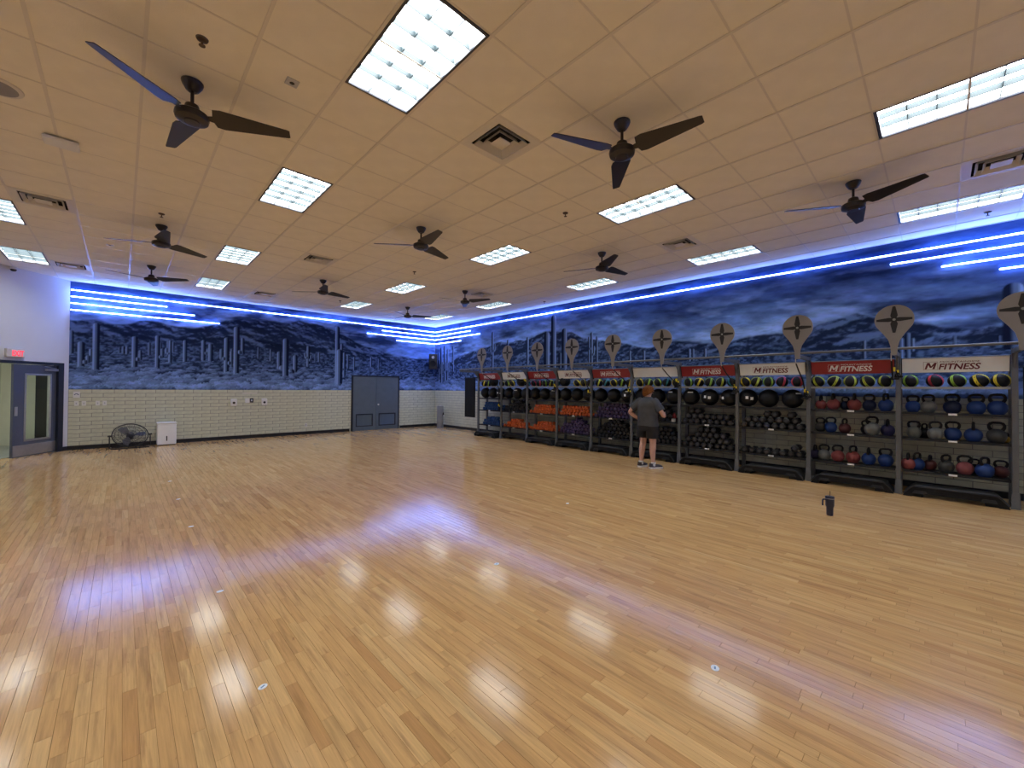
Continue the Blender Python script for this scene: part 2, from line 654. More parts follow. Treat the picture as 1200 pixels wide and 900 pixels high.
# plain painted wall further along, out of view
MB().box(X_R - .005, X_R + .01, Y_F, -2.6, 0, CEIL).build('wall_paint', M['white'], wall_right)

bb = MB().box(X_L, 6.0, Y_B - .022, Y_B, 0, .10)
bb.box(8.0, X_R, Y_B - .022, Y_B, 0, .10)
tag(bb.build('baseboard_back', M['base']), 'black rubber baseboard along the back wall', kind='structure')
tag(MB().box(X_R - .022, X_R, Y_F, Y_B - .022, 0, .10).build('baseboard_right', M['base']), 'black rubber baseboard along the right wall', kind='structure')
tag(MB().box(0, .16, -.02, 0, 0, .10, M45).build('baseboard_left', M['base']), 'black baseboard beside the exit door', kind='structure')


# ------------------------------------------------------------------ murals (printed wall covering: colour per vertex)
def hash2(ix, iy, seed):
    n = (ix.astype(np.int64) * 374761393 + iy.astype(np.int64) * 668265263 + seed * 974634777) & 0x7fffffff
    n = ((n ^ (n >> 13)) * 1274126177) & 0x7fffffff
    return ((n ^ (n >> 16)) & 0xffff) / 65535.0


def vnoise(x, y, seed):
    ix, iy = np.floor(x), np.floor(y)
    fx, fy = x - ix, y - iy
    fx = fx * fx * (3 - 2 * fx)
    fy = fy * fy * (3 - 2 * fy)
    a, b = hash2(ix, iy, seed), hash2(ix + 1, iy, seed)
    c, d = hash2(ix, iy + 1, seed), hash2(ix + 1, iy + 1, seed)
    return (a * (1 - fx) + b * fx) * (1 - fy) + (c * (1 - fx) + d * fx) * fy


def fbm(x, y, seed, octs=5, gain=.5):
    s, a, t = 0, 1.0, 0
    for k in range(octs):
        s = s + a * vnoise(x * 2 ** k, y * 2 ** k, seed + k * 17)
        t += a
        a *= gain
    return s / t


def lerp(a, b, t):
    t = np.clip(t, 0, 1)[..., None]
    return np.asarray(a) * (1 - t) + np.asarray(b) * t


def paint(u0, u1, z0, z1, res, ridges, ground, cacti, seed, lightdir, dusk):
    nu, nz = int((u1 - u0) / res) + 1, int((z1 - z0) / res) + 1
    us, zs = np.linspace(u0, u1, nu), np.linspace(z0, z1, nz)
    U, Z = np.meshgrid(us, zs)
    r0 = np.interp(us, *zip(*sorted(ridges[0])))
    # sky with streaky clouds, paler just above the ridge
    h = np.clip((Z - r0[None, :]) / 1.1, 0, 1)
    cl = fbm(U * .55 + Z * .4, Z * 2.3, seed, 6, .55)
    cl2 = fbm(U * 1.3 - Z * .5, Z * 4.5, seed + 5, 5)
    sky = lerp((.24, .34, .58), (.060, .100, .215), h * 1.5)
    sky = lerp(sky, (.018, .030, .070), np.clip((cl - .47) * 6, 0, .9))
    sky = lerp(sky, (.36, .46, .68), np.clip((cl2 - .56) * 7, 0, 1) * np.clip(1.1 - h, 0, 1) * .7)
    cl3 = fbm(U * 2.6 + Z, Z * 9.0 - U * .8, seed + 9, 5, .6)
    sky = sky * (1 + (cl3 - .5) * 1.5)[..., None]
    C = np.clip(sky, .004, 1)
    # mountains
    for q, rd in enumerate(ridges):
        rr = np.interp(us, *zip(*sorted(rd)))
        rr = rr + (fbm(us * 3.1, us * 0 + q * 9.1, seed + 31, 4) - .5) * .07
        m = 1 / (1 + np.exp(-(rr[None, :] - Z) / (res * .5)))
        n1 = fbm(U * 1.7 + Z * 1.1 * lightdir, Z * 2.6 - U * .5 * lightdir, seed + 50 + q, 6, .58)
        n2 = fbm((U + .06 * lightdir) * 1.7 + Z * 1.1 * lightdir, (Z + .05) * 2.6 - U * .5 * lightdir, seed + 50 + q, 6, .58)
        sh = np.clip((n1 - n2) * 7 + .28, 0, 1)
        dpt = np.clip((rr[None, :] - Z) / .7, 0, 1)
        mc = lerp((.010, .017, .040), (.15, .205, .34), sh ** 1.7)
        mc = lerp(mc, (.045, .068, .13), dpt * .45)
        C = C * (1 - m[..., None]) + mc * m[..., None]
    # ground haze and scrub
    gl = np.interp(us, *zip(*sorted(ground)))
    m = np.clip((gl[None, :] - Z) / .05, 0, 1)
    tex = fbm(U * 14, Z * 20, seed + 70, 4)
    gc = lerp((.020, .030, .062), (.12, .17, .28), np.clip((tex - .40) * 3.0, 0, 1))
    C = C * (1 - m[..., None]) + gc * m[..., None]
    rg = np.random.RandomState(seed)

    def win(a, b, c, d):
        i0, i1 = max(0, int((a - u0) / res) - 1), min(nu, int((b - u0) / res) + 3)
        j0, j1 = max(0, int((c - z0) / res) - 1), min(nz, int((d - z0) / res) + 3)
        return i0, i1, j0, j1

    def cactus(cu, zt, zb, w):
        i0, i1, j0, j1 = win(cu - w, cu + w, zb - .05, zt + .05)
        if i1 <= i0 or j1 <= j0:
            return
        uu, zz = U[j0:j1, i0:i1], Z[j0:j1, i0:i1]
        r = max(w / 2, res * .55)
        zc = np.clip(zz, zb, zt - r)
        t = (uu - cu) / r
        dist = np.hypot(uu - cu, zz - zc) / r
        a = np.clip((1.0 - dist) * r / res + .5, 0, 1)
        rib = .5 + .5 * np.cos(t * 9)
        sh = np.clip(.30 - t * .75 * lightdir, 0, 1) ** 1.2 * (.6 + .4 * rib)
        col = lerp((.006, .010, .026), (.42, .54, .80), sh)
        C[j0:j1, i0:i1] = C[j0:j1, i0:i1] * (1 - a[..., None]) + col * a[..., None]

    def bush(cu, cz, rw, rh, br, hz):
        i0, i1, j0, j1 = win(cu - rw, cu + rw, cz - rh, cz + rh)
        if i1 <= i0 or j1 <= j0:
            return
        uu, zz = U[j0:j1, i0:i1], Z[j0:j1, i0:i1]
        dx, dz = (uu - cu) / rw, (zz - cz) / rh
        e = fbm(uu * 26, zz * 26, seed + 90, 3)
        a = np.clip((1.05 - np.hypot(dx, dz) - (e - .5) * .9) * 8, 0, 1)
        sh = np.clip((dz * .72 + .36 - dx * .2 * lightdir) + (e - .5) * .75, 0, 1)
        col = lerp((.007, .012, .030), np.array((.34, .45, .70)) * br, sh ** 1.4)
        col = col * (1 - hz) + np.array((.062, .090, .165)) * hz
        C[j0:j1, i0:i1] = C[j0:j1, i0:i1] * (1 - a[..., None]) + col * a[..., None]
    n = int((u1 - u0) * 120)
    bs = []
    for k in range(n):
        cu = rg.uniform(u0, u1)
        g = np.interp(cu, us, gl)
        t = rg.rand() ** .75
        cz = g - t * (g - z0 + .05)
        s = .024 + .190 * t * t
        bs.append((cz, 0, cu, s * rg.uniform(.8, 1.9), s * rg.uniform(.5, .9), rg.uniform(.5, 1.1), .75 * (1 - t)))
    for cu, zt, zb, w in cacti:
        bs.append((zb + .02, 1, cu, zt, zb, w))
        ht = zt - zb
        if .07 < w < .17 and ht > .55:           # upturned arms on the bigger saguaros
            for sd in (-1, 1):
                if rg.rand() < .62:
                    za = zb + ht * rg.uniform(.28, .5)
                    la = ht * rg.uniform(.18, .34)
                    off = sd * w * rg.uniform(.85, 1.1)
                    bs.append((zb + .019, 1, cu + off, za + la, za, w * .62))
                    bs.append((zb + .0185, 1, cu + off * .55, za + w * .32, za - w * .22, w * .62))
    bs.sort(key=lambda b: -b[0])
    for b in bs:
        if b[1] == 0:
            bush(b[2], b[0], b[3], b[4], b[5], b[6])
        else:
            cactus(b[2], b[3], b[4], b[5])
    return us, zs, np.clip(C * np.array((.80, .97, 1.28)) * dusk, 0, 1)  # blue tint puts the LED wash into the print colours


def mural(name, us, zs, Cc, along, fixed, label):
    nu, nz = len(us), len(zs)
    UU, ZZ = np.meshgrid(us, zs)
    co = np.zeros((nz * nu, 3))
    if along == 'x':
        co[:, 0], co[:, 1] = UU.ravel(), fixed
    else:
        co[:, 0], co[:, 1] = fixed, UU.ravel()
    co[:, 2] = ZZ.ravel()
    i = (np.arange(nz - 1)[:, None] * nu + np.arange(nu - 1)[None, :]).ravel()
    q = np.stack([i, i + 1, i + 1 + nu, i + nu], 1)
    if along == 'y':
        q = q[:, ::-1]
    me = bpy.data.meshes.new(name)
    me.from_pydata(co.tolist(), [], q.tolist())
    a = me.color_attributes.new('col', 'FLOAT_COLOR', 'POINT')
    rgba = np.ones((nz * nu, 4), np.float32)
    rgba[:, :3] = Cc.reshape(-1, 3)
    a.data.foreach_set('color', rgba.ravel())
    me.materials.append(M['mural'])
    o = link(name, me)
    md = o.modifiers.new('thickness', 'SOLIDIFY')
    md.thickness = .006
    md.offset = -1
    return tag(o, label, 'mural')


HILL = [(-1.2, 3.2), (-0.94, 3.21), (-0.49, 3.25), (-0.22, 3.2), (0.1, 3.22), (0.39, 3.36), (0.69, 3.37), (1.12, 3.28), (1.33, 3.25), (1.9, 3.3), (2.33, 3.3), (2.64, 3.2), (3.02, 3.1), (9.8, 2.6)]
MTN = [(-1.2, 2.6), (0.3, 2.8), (1.18, 3.14), (1.93, 3.42), (2.26, 3.58), (2.65, 3.67), (2.88, 3.61), (3.15, 3.67), (3.43, 3.66), (3.87, 3.64), (4.24, 3.82), (4.48, 3.8), (4.84, 3.77), (5.2, 3.67), (5.82, 3.46), (6.23, 3.25), (6.65, 3.12), (7.18, 2.99), (7.82, 2.86), (8.41, 2.81), (9.66, 2.79)]
BACKR = [(u, max(np.interp(u, *zip(*HILL)), np.interp(u, *zip(*MTN)))) for u in np.linspace(-1, 9.7, 120)]
FOOT = [(-1.2, 2.9), (0, 3.0), (1.0, 2.95), (2.0, 3.1), (2.6, 3.25), (3.2, 3.1), (3.8, 2.95), (4.5, 3.2), (5.0, 3.1), (5.6, 3.0), (6.5, 2.9), (7.5, 2.8), (9.7, 2.7)]
GB = [(-1.0, 2.84), (.5, 2.88), (1.94, 2.74), (4.35, 2.76), (6.5, 2.72), (8, 2.66), (9.7, 2.72)]
CB = [(-0.74, 2.7, 2.0, 0.13), (-0.48, 3.19, 1.94, 0.13), (-0.57, 2.53, 2.22, 0.07), (-0.91, 2.96, 2.36, 0.08), (0.24, 2.92, 2.0, 0.12), (0.7, 2.99, 2.08, 0.10), (0.76, 2.8, 2.4, .06), (0.97, 2.88, 2.23, 0.08), (0.92, 2.86, 2.5, .06), (1.03, 2.84, 2.5, .05), (1.29, 2.91, 2.28, 0.09), (1.71, 2.95, 2.38, 0.1), (1.88, 2.86, 2.31, 0.11), (2.27, 3.07, 1.96, 0.13), (2.52, 3.43, 1.93, 0.15), (2.4, 2.75, 2.19, 0.07), (0.02, 2.64, 2.45, 0.05), (0.09, 2.64, 2.45, 0.05), (-0.05, 2.6, 2.44, 0.05), (0.53, 2.78, 2.45, 0.06), (3.88, 3.19, 1.86, 0.18), (3.69, 2.75, 2.22, 0.13), (3.78, 2.3, 2.16, .2), (4.17, 2.67, 2.12, 0.14), (4.05, 2.2, 2.06, .2), (4.57, 3.0, 2.33, 0.1), (5.54, 3.78, 1.66, 0.15), (5.62, 2.96, 1.58, 0.21), (5.79, 2.86, 1.98, 0.1), (5.92, 2.78, 2.31, 0.07), (6.15, 2.72, 2.24, 0.06), (3.44, 2.8, 2.42, 0.05), (4.92, 2.8, 2.5, 0.06), (6.8, 2.75, 2.4, .07), (7.1, 2.7, 2.3, .06), (3.1, 2.85, 2.5, .05), (4.8, 2.75, 2.45, .05)]
RIDR = [(14.9, 2.46), (14.66, 2.49), (13.55, 2.7), (12.87, 2.9), (12.12, 3.02), (11.43, 3.1), (10.96, 3.22), (10.64, 3.27), (10.24, 3.14), (9.9, 3.23), (9.5, 3.2), (9.11, 3.28), (8.56, 3.42), (8.17, 3.38), (7.84, 3.35), (7.51, 3.26), (7.14, 3.08), (6.72, 3.0), (6.33, 2.92), (6.1, 2.89), (5.73, 2.81), (5.36, 2.68), (5.05, 2.66), (4.84, 2.7), (4.34, 2.78), (4.14, 2.69), (3.96, 2.66), (3.6, 2.65), (3.35, 2.62), (3.06, 2.7), (2.79, 2.74), (2.53, 2.76), (2.28, 2.76), (1.84, 2.70), (1.59, 2.87), (1.35, 2.94), (1.02, 3.01), (0.86, 2.93), (0.58, 2.8), (0.29, 2.78), (0.1, 2.73), (-0.08, 2.64), (-0.37, 2.59), (-0.53, 2.61), (-0.68, 2.58), (-0.88, 2.52), (-2.6, 2.6)]
FOOTR = [(14.9, 2.3), (12, 2.7), (10, 2.9), (8.5, 3.0), (7, 2.75), (5.5, 2.55), (4.6, 2.62), (3.7, 2.5), (3.0, 2.58), (2.2, 2.5), (1.4, 2.62), (.6, 2.66), (0, 2.5), (-2.6, 2.45)]
GR = [(14.9, 2.5), (11.91, 2.56), (6.61, 2.51), (3.25, 2.45), (1.71, 2.39), (-0.88, 2.38), (-2.6, 2.38)]
CR = [(13.5, 3.28, 2.3, 0.10), (14.35, 3.3, 1.8, .16), (14.1, 3.35, 1.85, .14), (13.9, 3.2, 1.9, .12), (14.55, 3.1, 1.8, .12), (11.09, 3.64, 2.3, 0.12), (10.29, 3.29, 2.6, 0.08), (9.34, 3.3, 2.4, 0.10), (8.5, 3.39, 2.2, 0.24), (8.22, 3.88, 2.2, 0.21), (7.8, 3.43, 2.2, 0.2), (7.58, 3.12, 2.3, 0.18), (7.95, 2.7, 2.3, .16), (6.81, 3.22, 2.3, 0.09), (6.63, 3.09, 2.3, 0.07), (6.9, 3.1, 2.38, 0.06), (0.45, 2.52, 2.1, 0.08), (0.36, 2.60, 2.1, 0.06), (.30, 2.5, 2.3, .05), (0.92, 2.51, 2.2, 0.05), (-0.18, 2.5, 2.34, 0.03), (-0.64, 2.46, 2.32, 0.03), (-0.78, 3.24, 2.3, 0.21), (4.05, 2.57, 2.3, 0.08), (3.96, 2.56, 2.3, 0.06), (3.69, 2.55, 2.36, 0.06), (5.2, 2.6, 2.3, .07), (5.6, 2.62, 2.3, .06)]
mural('wall_mural', *paint(X_L, X_R - .008, MURAL_Z, CEIL, .0185, [BACKR, FOOT], GB, CB, 3, 1, 1.0), 'x', Y_B - .004,
      'blue night desert mural with saguaros across the back wall above the blocks')
mural('wall_mural', *paint(-2.6, Y_B - .008, MURAL_Z, CEIL, .0155, [RIDR, FOOTR], GR, CR, 23, 1, 1.08), 'y', X_R - .004,
      'blue mountain and cloud mural along the right wall above the rack')

# ------------------------------------------------------------------ ceiling
ceiling = MB().box(X_F - .2, X_R + .2, Y_F - .2, Y_B + .2, CEIL + .16, CEIL + .3).build('ceiling', M['void'])
tag(ceiling, 'suspended ceiling of square mineral tiles', kind='structure')
I0, I1, J0, J1 = -9, 16, -8, 25
LIGHTS = [(c, r) for c in (-3, 2, 8, 13) for r in (-6, -1, 4, 9, 15, 20)] + [(-8, -1), (-8, 4), (-8, 9)]
VENTS = [(4, 5), (-2, 14), (4, 14), (4, 21), (11, 5), (11, -1), (-2, 21), (11, 14)]
used = set(VENTS)
for c, r in LIGHTS:
    used |= {(c, r), (c, r + 1)}
tile_cells = []
for i in range(I0, I1):
    for j in range(J0, J1):
        if (i, j) in used:
            continue
        xa, xb = max(OX + i * T, X_F), min(OX + (i + 1) * T, X_R)
        ya, yb = max(OY + j * T, Y_F), min(OY + (j + 1) * T, Y_B)
        if xb - xa < .02 or yb - ya < .02:
            continue
        xc, yc = (xa + xb) / 2, (ya + yb) / 2
        if xc < X_L and yc > Y_B + (xc - X_L) + .5:
            continue
        w = in_view(xc, yc, CEIL, 30)
        tile_cells.append((w if w else 1e5 + math.hypot(xc, yc), xa, xb, ya, yb))
tile_cells.sort()
tcache = {}
trest = MB()
for k, (w, xa, xb, ya, yb) in enumerate(tile_cells):
    key = (round(xb - xa, 3), round(yb - ya, 3))
    lx, ly = key
    def tg():
        return MB().cbox(.003, lx - .003, .003, ly - .003, .004, .02, .003)
    if k < 300:
        if key not in tcache:
            tcache[key] = tg().mesh('ceiling_tile', M['tile'])
        link('ceiling_tile', tcache[key], ceiling, (xa, ya, CEIL))
    else:
        g = tg()
        trest.add(g.v, g.f, Matrix.Translation((xa, ya, CEIL)))
tag(trest.build('ceiling_tile_field', M['tile'], ceiling), kind='stuff')
# T-bar grid: main runners along Y, slimmer cross tees along X
for i in range(I0, I1 + 1):
    x = OX + i * T
    if X_F < x < X_R:
        ye = Y_B if x > X_L else Y_B + (x - X_L) + .05
        MB().box(x - .012, x + .012, Y_F, ye, CEIL - .003, CEIL + .004).build('main_runner', M['tbar'], ceiling)
for j in range(J0, J1 + 1):
    y = OY + j * T
    if Y_F < y < Y_B:
        xs = X_F if y < 10.6 else max(X_F, X_L + (y - Y_B) - .05)
        MB().box(xs, X_R, y - .0075, y + .0075, CEIL + .001, CEIL + .005).build('cross_tee', M['tbar'], ceiling)
MB().box(X_L, X_R, Y_B - .022, Y_B - .004, CEIL - .003, CEIL + .02).build('wall_angle', M['tbar'], ceiling)
MB().box(X_R - .022, X_R - .004, Y_F, Y_B, CEIL - .003, CEIL + .02).build('wall_angle', M['tbar'], ceiling)


# ------------------------------------------------------------------ ceiling lights
def make_troffer():
    w, l = T, 2 * T
    t = thing('ceiling_light', None, 'ceiling light')
    fr = MB()
    e, e2 = .014, .034
    for a in ((e, e2, e, l - e), (w - e2, w - e, e, l - e), (e2, w - e2, e, e2), (e2, w - e2, l - e2, l - e)):
        fr.box(*a, -.004, .012)
    fr.build('frame', M['tframe'], t)
    hs = MB()
    for a in ((.02, .03, .02, l - .02), (w - .03, w - .02, .02, l - .02), (.03, w - .03, .02, .03), (.03, w - .03, l - .03, l - .02)):
        hs.box(*a, .0125, .13)
    hs.build('housing', M['troffer'], t)
    MB().box(.03, w - .03, .03, l - .03, .075, .085).build('diffuser', M['lamp'], t)
    for k in (1, 2):
        x = e2 + (w - 2 * e2) * k / 3
        MB().box(x - .003, x + .003, e2, l - e2, .008, .06).build('louver_blade', M['louver'], t)
    cm = MB().box(e2, w - e2, -.003, .003, .010, .055).mesh('louver_blade', M['louver'])
    for k in range(1, 6):
        link('louver_blade', cm, t, (0, e2 + (l - 2 * e2) * k / 6, 0))
    return t


COLN = {-8: 'out of frame left', -3: 'leftmost', 2: 'second', 8: 'third', 13: 'rightmost'}
ROWN = {-6: 'behind the viewer', -1: 'nearest row', 4: 'second row from the viewer', 9: 'third row from the viewer', 15: 'fourth row from the viewer', 20: 'last row by the back wall'}
proto = None
for c, r in LIGHTS:
    lab = 'white gridded ceiling light, %s column%s, %s' % (COLN[c], ' from left' if c in (2, 8) else '', ROWN[r])
    loc = (OX + c * T, OY + r * T, CEIL)
    if proto is None:
        proto = make_troffer()
        proto.location = loc
        tag(proto, lab, group='ceiling lights')
    else:
        dup(proto, loc, 0, lab, 'ceiling lights')


# ------------------------------------------------------------------ LED strips
def led(runs, z, label):
    """runs: list of ('b', x0, x1) on the back wall or ('r', y0, y1) on the right wall"""
    t = thing('led_strip', label, 'led strip', (0, 0, 0), 0, 'blue led strips')
    for w, a, b in runs:
        if w == 'b':
            MB().box(a, b, Y_B - .016, Y_B - .0045, z - .014, z + .014).build('channel', M['channel'], t)
            MB().box(a + .004, b - .004, Y_B - .040, Y_B - .0165, z - .008, z + .008).build('light_diffuser', M['led'], t)
            MB().box(a + .004, b - .004, Y_B - .036, Y_B - .018, z + .0082, z + .011).build('added_wash_emitter', M['ledwash'], t)  # hidden glowing strip added on top to throw the blue wash
        else:
            MB().box(X_R - .016, X_R - .0045, a, b, z - .014, z + .014).build('channel', M['channel'], t)
            MB().box(X_R - .040, X_R - .0165, a + .004, b - .004, z - .008, z + .008).build('light_diffuser', M['led'], t)
            MB().box(X_R - .036, X_R - .018, a + .004, b - .004, z + .0082, z + .011).build('added_wash_emitter', M['ledwash'], t)  # same added wash emitter on the right wall
    return t


XE, YE = X_R - .041, Y_B - .041
Z1, Z2, Z3, Z4 = 3.960, 3.797, 3.632, 3.465
led([('b', X_L + .01, XE), ('r', -3.5, YE)], Z1, 'longest blue led strip, topmost, running round both mural walls')
led([('b', X_L + .01, .887)], Z2, 'short blue led strip, second from top at mural left end')
led([('b', X_L + .01, 1.491)], Z3, 'blue led strip, third from top at mural left end')
led([('b', X_L + .01, 2.08)], Z4, 'blue led strip, lowest of four at mural left end')
led([('b', 7.213, XE), ('r', 12.38, YE)], Z2, 'bent blue led strip in the room corner, second from top')
led([('b', 6.62, XE), ('r', 11.79, YE)], Z3, 'bent blue led strip in the room corner, third from top')
led([('b', 7.824, XE), ('r', 12.976, YE)], Z4, 'bent blue led strip in the room corner, lowest and shortest')
led([('r', -3.5, .576)], Z2, 'blue led strip, second from top above the near end of the rack')
led([('r', -3.5, -.036)], Z3, 'blue led strip, third from top above the near end of the rack')
led([('r', -3.5, -.643)], Z4, 'blue led strip, lowest, at the right edge of the picture')


# ------------------------------------------------------------------ ceiling fans
def make_fan():
    t = thing('ceiling_fan', None, 'ceiling fan')
    MB().lathe([(.030, -.085), (.045, -.075), (.072, -.03), (.078, -.012), (.078, -.003)], 20).build('canopy', M['bronze'], t)
    MB().cyl((0, 0, -.20), (0, 0, -.07), .014, n=10).build('downrod', M['bronze'], t)
    h = MB().lathe([(.03, -.19), (.048, -.20), (.06, -.25), (.10, -.262), (.118, -.275), (.122, -.30), (.115, -.325), (.085, -.338), (.03, -.342)][::-1], 24)
    mh = h.build('motor_housing', M['bronze'], t)
    MB().lathe([(.02, -.352), (.055, -.350), (.06, -.341)], 20).build('bottom_cap', M['bronze'], mh)
    # tapered pitched blade, widest near the hub
    st = [(.115, .022, 0), (.15, .03, 0), (.165, .088, .0), (.22, .098, 0), (.45, .072, 0), (.715, .042, 0), (.735, .034, 0)]
    vs, fs = [], []
    pit = math.radians(-14)
    for r, w, _ in st:
        sk = -.012 if r > .16 else 0
        for sgn in (-1, 1):
            y = sgn * w + sk
            for dz in (-.0035, .0035):
                vs.append((r, y * math.cos(pit), -.285 + y * math.sin(pit) + dz))
    for k in range(len(st) - 1):
        a, b = 4 * k, 4 * k + 4
        fs += [(a, b, b + 2, a + 2), (a + 1, a + 3, b + 3, b + 1), (a, a + 1, b + 1, b), (a + 2, b + 2, b + 3, a + 3)]
    fs += [(0, 2, 3, 1), (4 * len(st) - 4, 4 * len(st) - 3, 4 * len(st) - 1, 4 * len(st) - 2)]
    bm = MB().add(vs, fs).mesh('blade', M['bronze'])
    for k in range(3):
        link('blade', bm, t, None, (0, 0, k * 2 * PI / 3))
    return t


FANS = [(.40, 4.36, -22, 'black three-blade ceiling fan, nearest on the left, under the sprinkler'),
        (3.45, 2.10, 37, 'black three-blade ceiling fan right of the square vent, nearest in the middle'),
        (6.49, .72, 2, 'black three-blade ceiling fan nearest the right edge of the picture'),
        (.43, 8.62, 33, 'black ceiling fan in the left row, second one back'),
        (.43, 11.67, -37, 'black ceiling fan in the left row, closest to the back wall'),
        (3.45, 5.75, 22, 'black ceiling fan in the middle row, second one back'),
        (3.47, 10.23, 17, 'black ceiling fan in the middle row, closest to the back wall'),
        (6.51, 4.38, -6, 'black ceiling fan in the right row, second one back'),
        (6.53, 8.65, -66, 'black ceiling fan in the right row, third one back'),
        (6.56, 11.70, -27, 'smallest looking black ceiling fan in the right row, nearest the room corner')]
fp = None
for x, y, a, lab in FANS:
    if fp is None:
        fp = make_fan()
        fp.location = (x, y, CEIL)
        fp.rotation_euler = (0, 0, math.radians(a))
        tag(fp, lab, group='ceiling fans')
    else:
        dup(fp, (x, y, CEIL), math.radians(a), lab, 'ceiling fans')


# ------------------------------------------------------------------ vents, sprinklers, sensors
def ring_sq(mb, a0, z0, a1, z1, th=.004):
    """sloped square ring from half width a0 at z0 to a1 at z1"""
    o = [(-1, -1), (1, -1), (1, 1), (-1, 1)]
    vs = [(s * a0, q * a0, z0) for s, q in o] + [(s * a1, q * a1, z1) for s, q in o]
    vs += [(x, y, z + th) for x, y, z in vs]
    fs = []
    for k in range(4):
        k2 = (k + 1) % 4
        fs += [(k, k2, 4 + k2, 4 + k), (8 + k, 12 + k, 12 + k2, 8 + k2), (k, 8 + k, 8 + k2, k2), (4 + k, 4 + k2, 12 + k2, 12 + k)]
    return mb.add(vs, fs)


def make_vent():
    t = thing('ceiling_vent', None, 'vent')
    ring_sq(MB(), .297, -.001, .222, -.004, .008).build('face_plate', M['vent'], t)
    MB().box(-.25, .25, -.25, .25, .075, .085).build('duct_back', M['void'], t)
    bx = MB()
    for a in ((-.25, -.24, -.25, .25), (.24, .25, -.25, .25), (-.24, .24, -.25, -.24), (-.24, .24, .24, .25)):
        bx.box(*a, .008, .075)
    bx.build('duct_wall', M['void'], t)
    for a in (.200, .140):
        ring_sq(MB(), a, -.018, a - .030, .030).build('louver_ring', M['vent'], t)
    MB().cbox(-.080, .080, -.080, .080, -.016, -.008, .002).build('centre_panel', M['vent'], t)
    hub = MB()
    for a in ((-.2, .2, -.006, .006), (-.006, .006, -.2, .2)):
        hub.box(*a, .03, .038)
    hub.build('cross_bar', M['void'], t)
    return t


VL = ['square four-way ceiling vent in the middle, nearest one', 'square ceiling vent near the left edge beside the cut off light', 'ceiling vent left of centre, second from the back wall',
      'small looking ceiling vent just above the back wall led strip', 'ceiling vent in front of the right hand mural, by the long light', 'square ceiling vent at the right edge under the big light',
      'blue lit ceiling vent above the white angled wall', 'farthest ceiling vent in the right row beside a fan']
vp = None
for (c, r), lab in zip(VENTS, VL):
    loc = (OX + (c + .5) * T, OY + (r + .5) * T, CEIL)
    if vp is None:
        vp = make_vent()
        vp.location = loc
        tag(vp, lab, group='ceiling vents')
    else:
        dup(vp, loc, 0, lab, 'ceiling vents')


def cell(i, j):
    return (OX + i * T, OY + j * T, CEIL)


sp = None
for i, j, lab in [(.5, 6.5, 'small round sprinkler head beside the nearest left fan'), (7.5, 6.5, 'small sprinkler head left of the bright light right of centre'),
                  (.5, 13.5, 'small sprinkler head above the second left fan'), (7.5, 13.5, 'tiny sprinkler head in front of the middle fan'),
                  (7.5, 20.5, 'tiny sprinkler head between lights near the back wall'), (14.6, 13.5, 'tiny sprinkler head over the right wall mural'),
                  (14.5, -.5, 'sprinkler head under the long light at the right edge')]:
    if sp is None:
        sp = thing('sprinkler_head', lab, 'sprinkler', cell(i, j), 0, 'sprinkler heads')
        MB().lathe([(.012, -.014), (.036, -.006), (.04, .004)], 16).build('escutcheon', M['brass'], sp)
        d = MB().cyl((0, 0, -.045), (0, 0, -.01), .007, n=8)
        d.lathe([(.021, -.05), (.021, -.046)], 12)
        d.build('deflector', M['brass'], sp)
    else:
        dup(sp, cell(i, j), 0, lab, 'sprinkler heads')
for i, j, w, l, lab in [(1.5, 6.5, .048, .048, 'small square grey sensor on a ceiling tile right of the nearest left fan'), (-.46, 17.5, .05, .03, 'small dark ceiling sensor behind the second left fan')]:
    t = thing('ceiling_sensor', lab, 'sensor', cell(i, j), 0, 'ceiling sensors')
    MB().cbox(-w, w, -l, l, -.008, .004, .003).build('plate', M['steel'], t)
    MB().lathe([(.012, -.014), (.02, -.009)], 12).build('lens', M['darkplastic'], t)
t = thing('ceiling_speaker', 'round flush ceiling speaker cut off by the left edge', 'speaker', cell(-1.5, 9.5))
MB().lathe([(.135, -.012), (.16, -.008), (.165, .003)], 28).build('rim', M['vent'], t)
MB().lathe([(.01, -.014), (.08, -.0145), (.133, -.0125)], 28).build('grille', M['disc'], t)
t = thing('ceiling_box', 'slim white box unit hanging on the ceiling grid at upper left', 'access point', cell(-.96, 10.78))
MB().cbox(-.13, .13, -.10, .10, -.045, -.012, .008).build('body', M['plate'], t)
MB().box(-.10, .10, -.07, .07, -.012, -.003).build('mounting_plate', M['darkplastic'], t)
t = thing('dome_camera', 'small black dome camera high on the white angled wall', 'camera', tuple(M45 @ Vector((1.17, -.05, 4.12))))
MB().lathe([(.01, -.045), (.035, -.038), (.05, -.012), (.05, .0)], 16).build('dome', M['darkplastic'], t)
MB().lathe([(.06, 0), (.06, .02), (.05, .054)], 16).build('base', M['plate'], t)

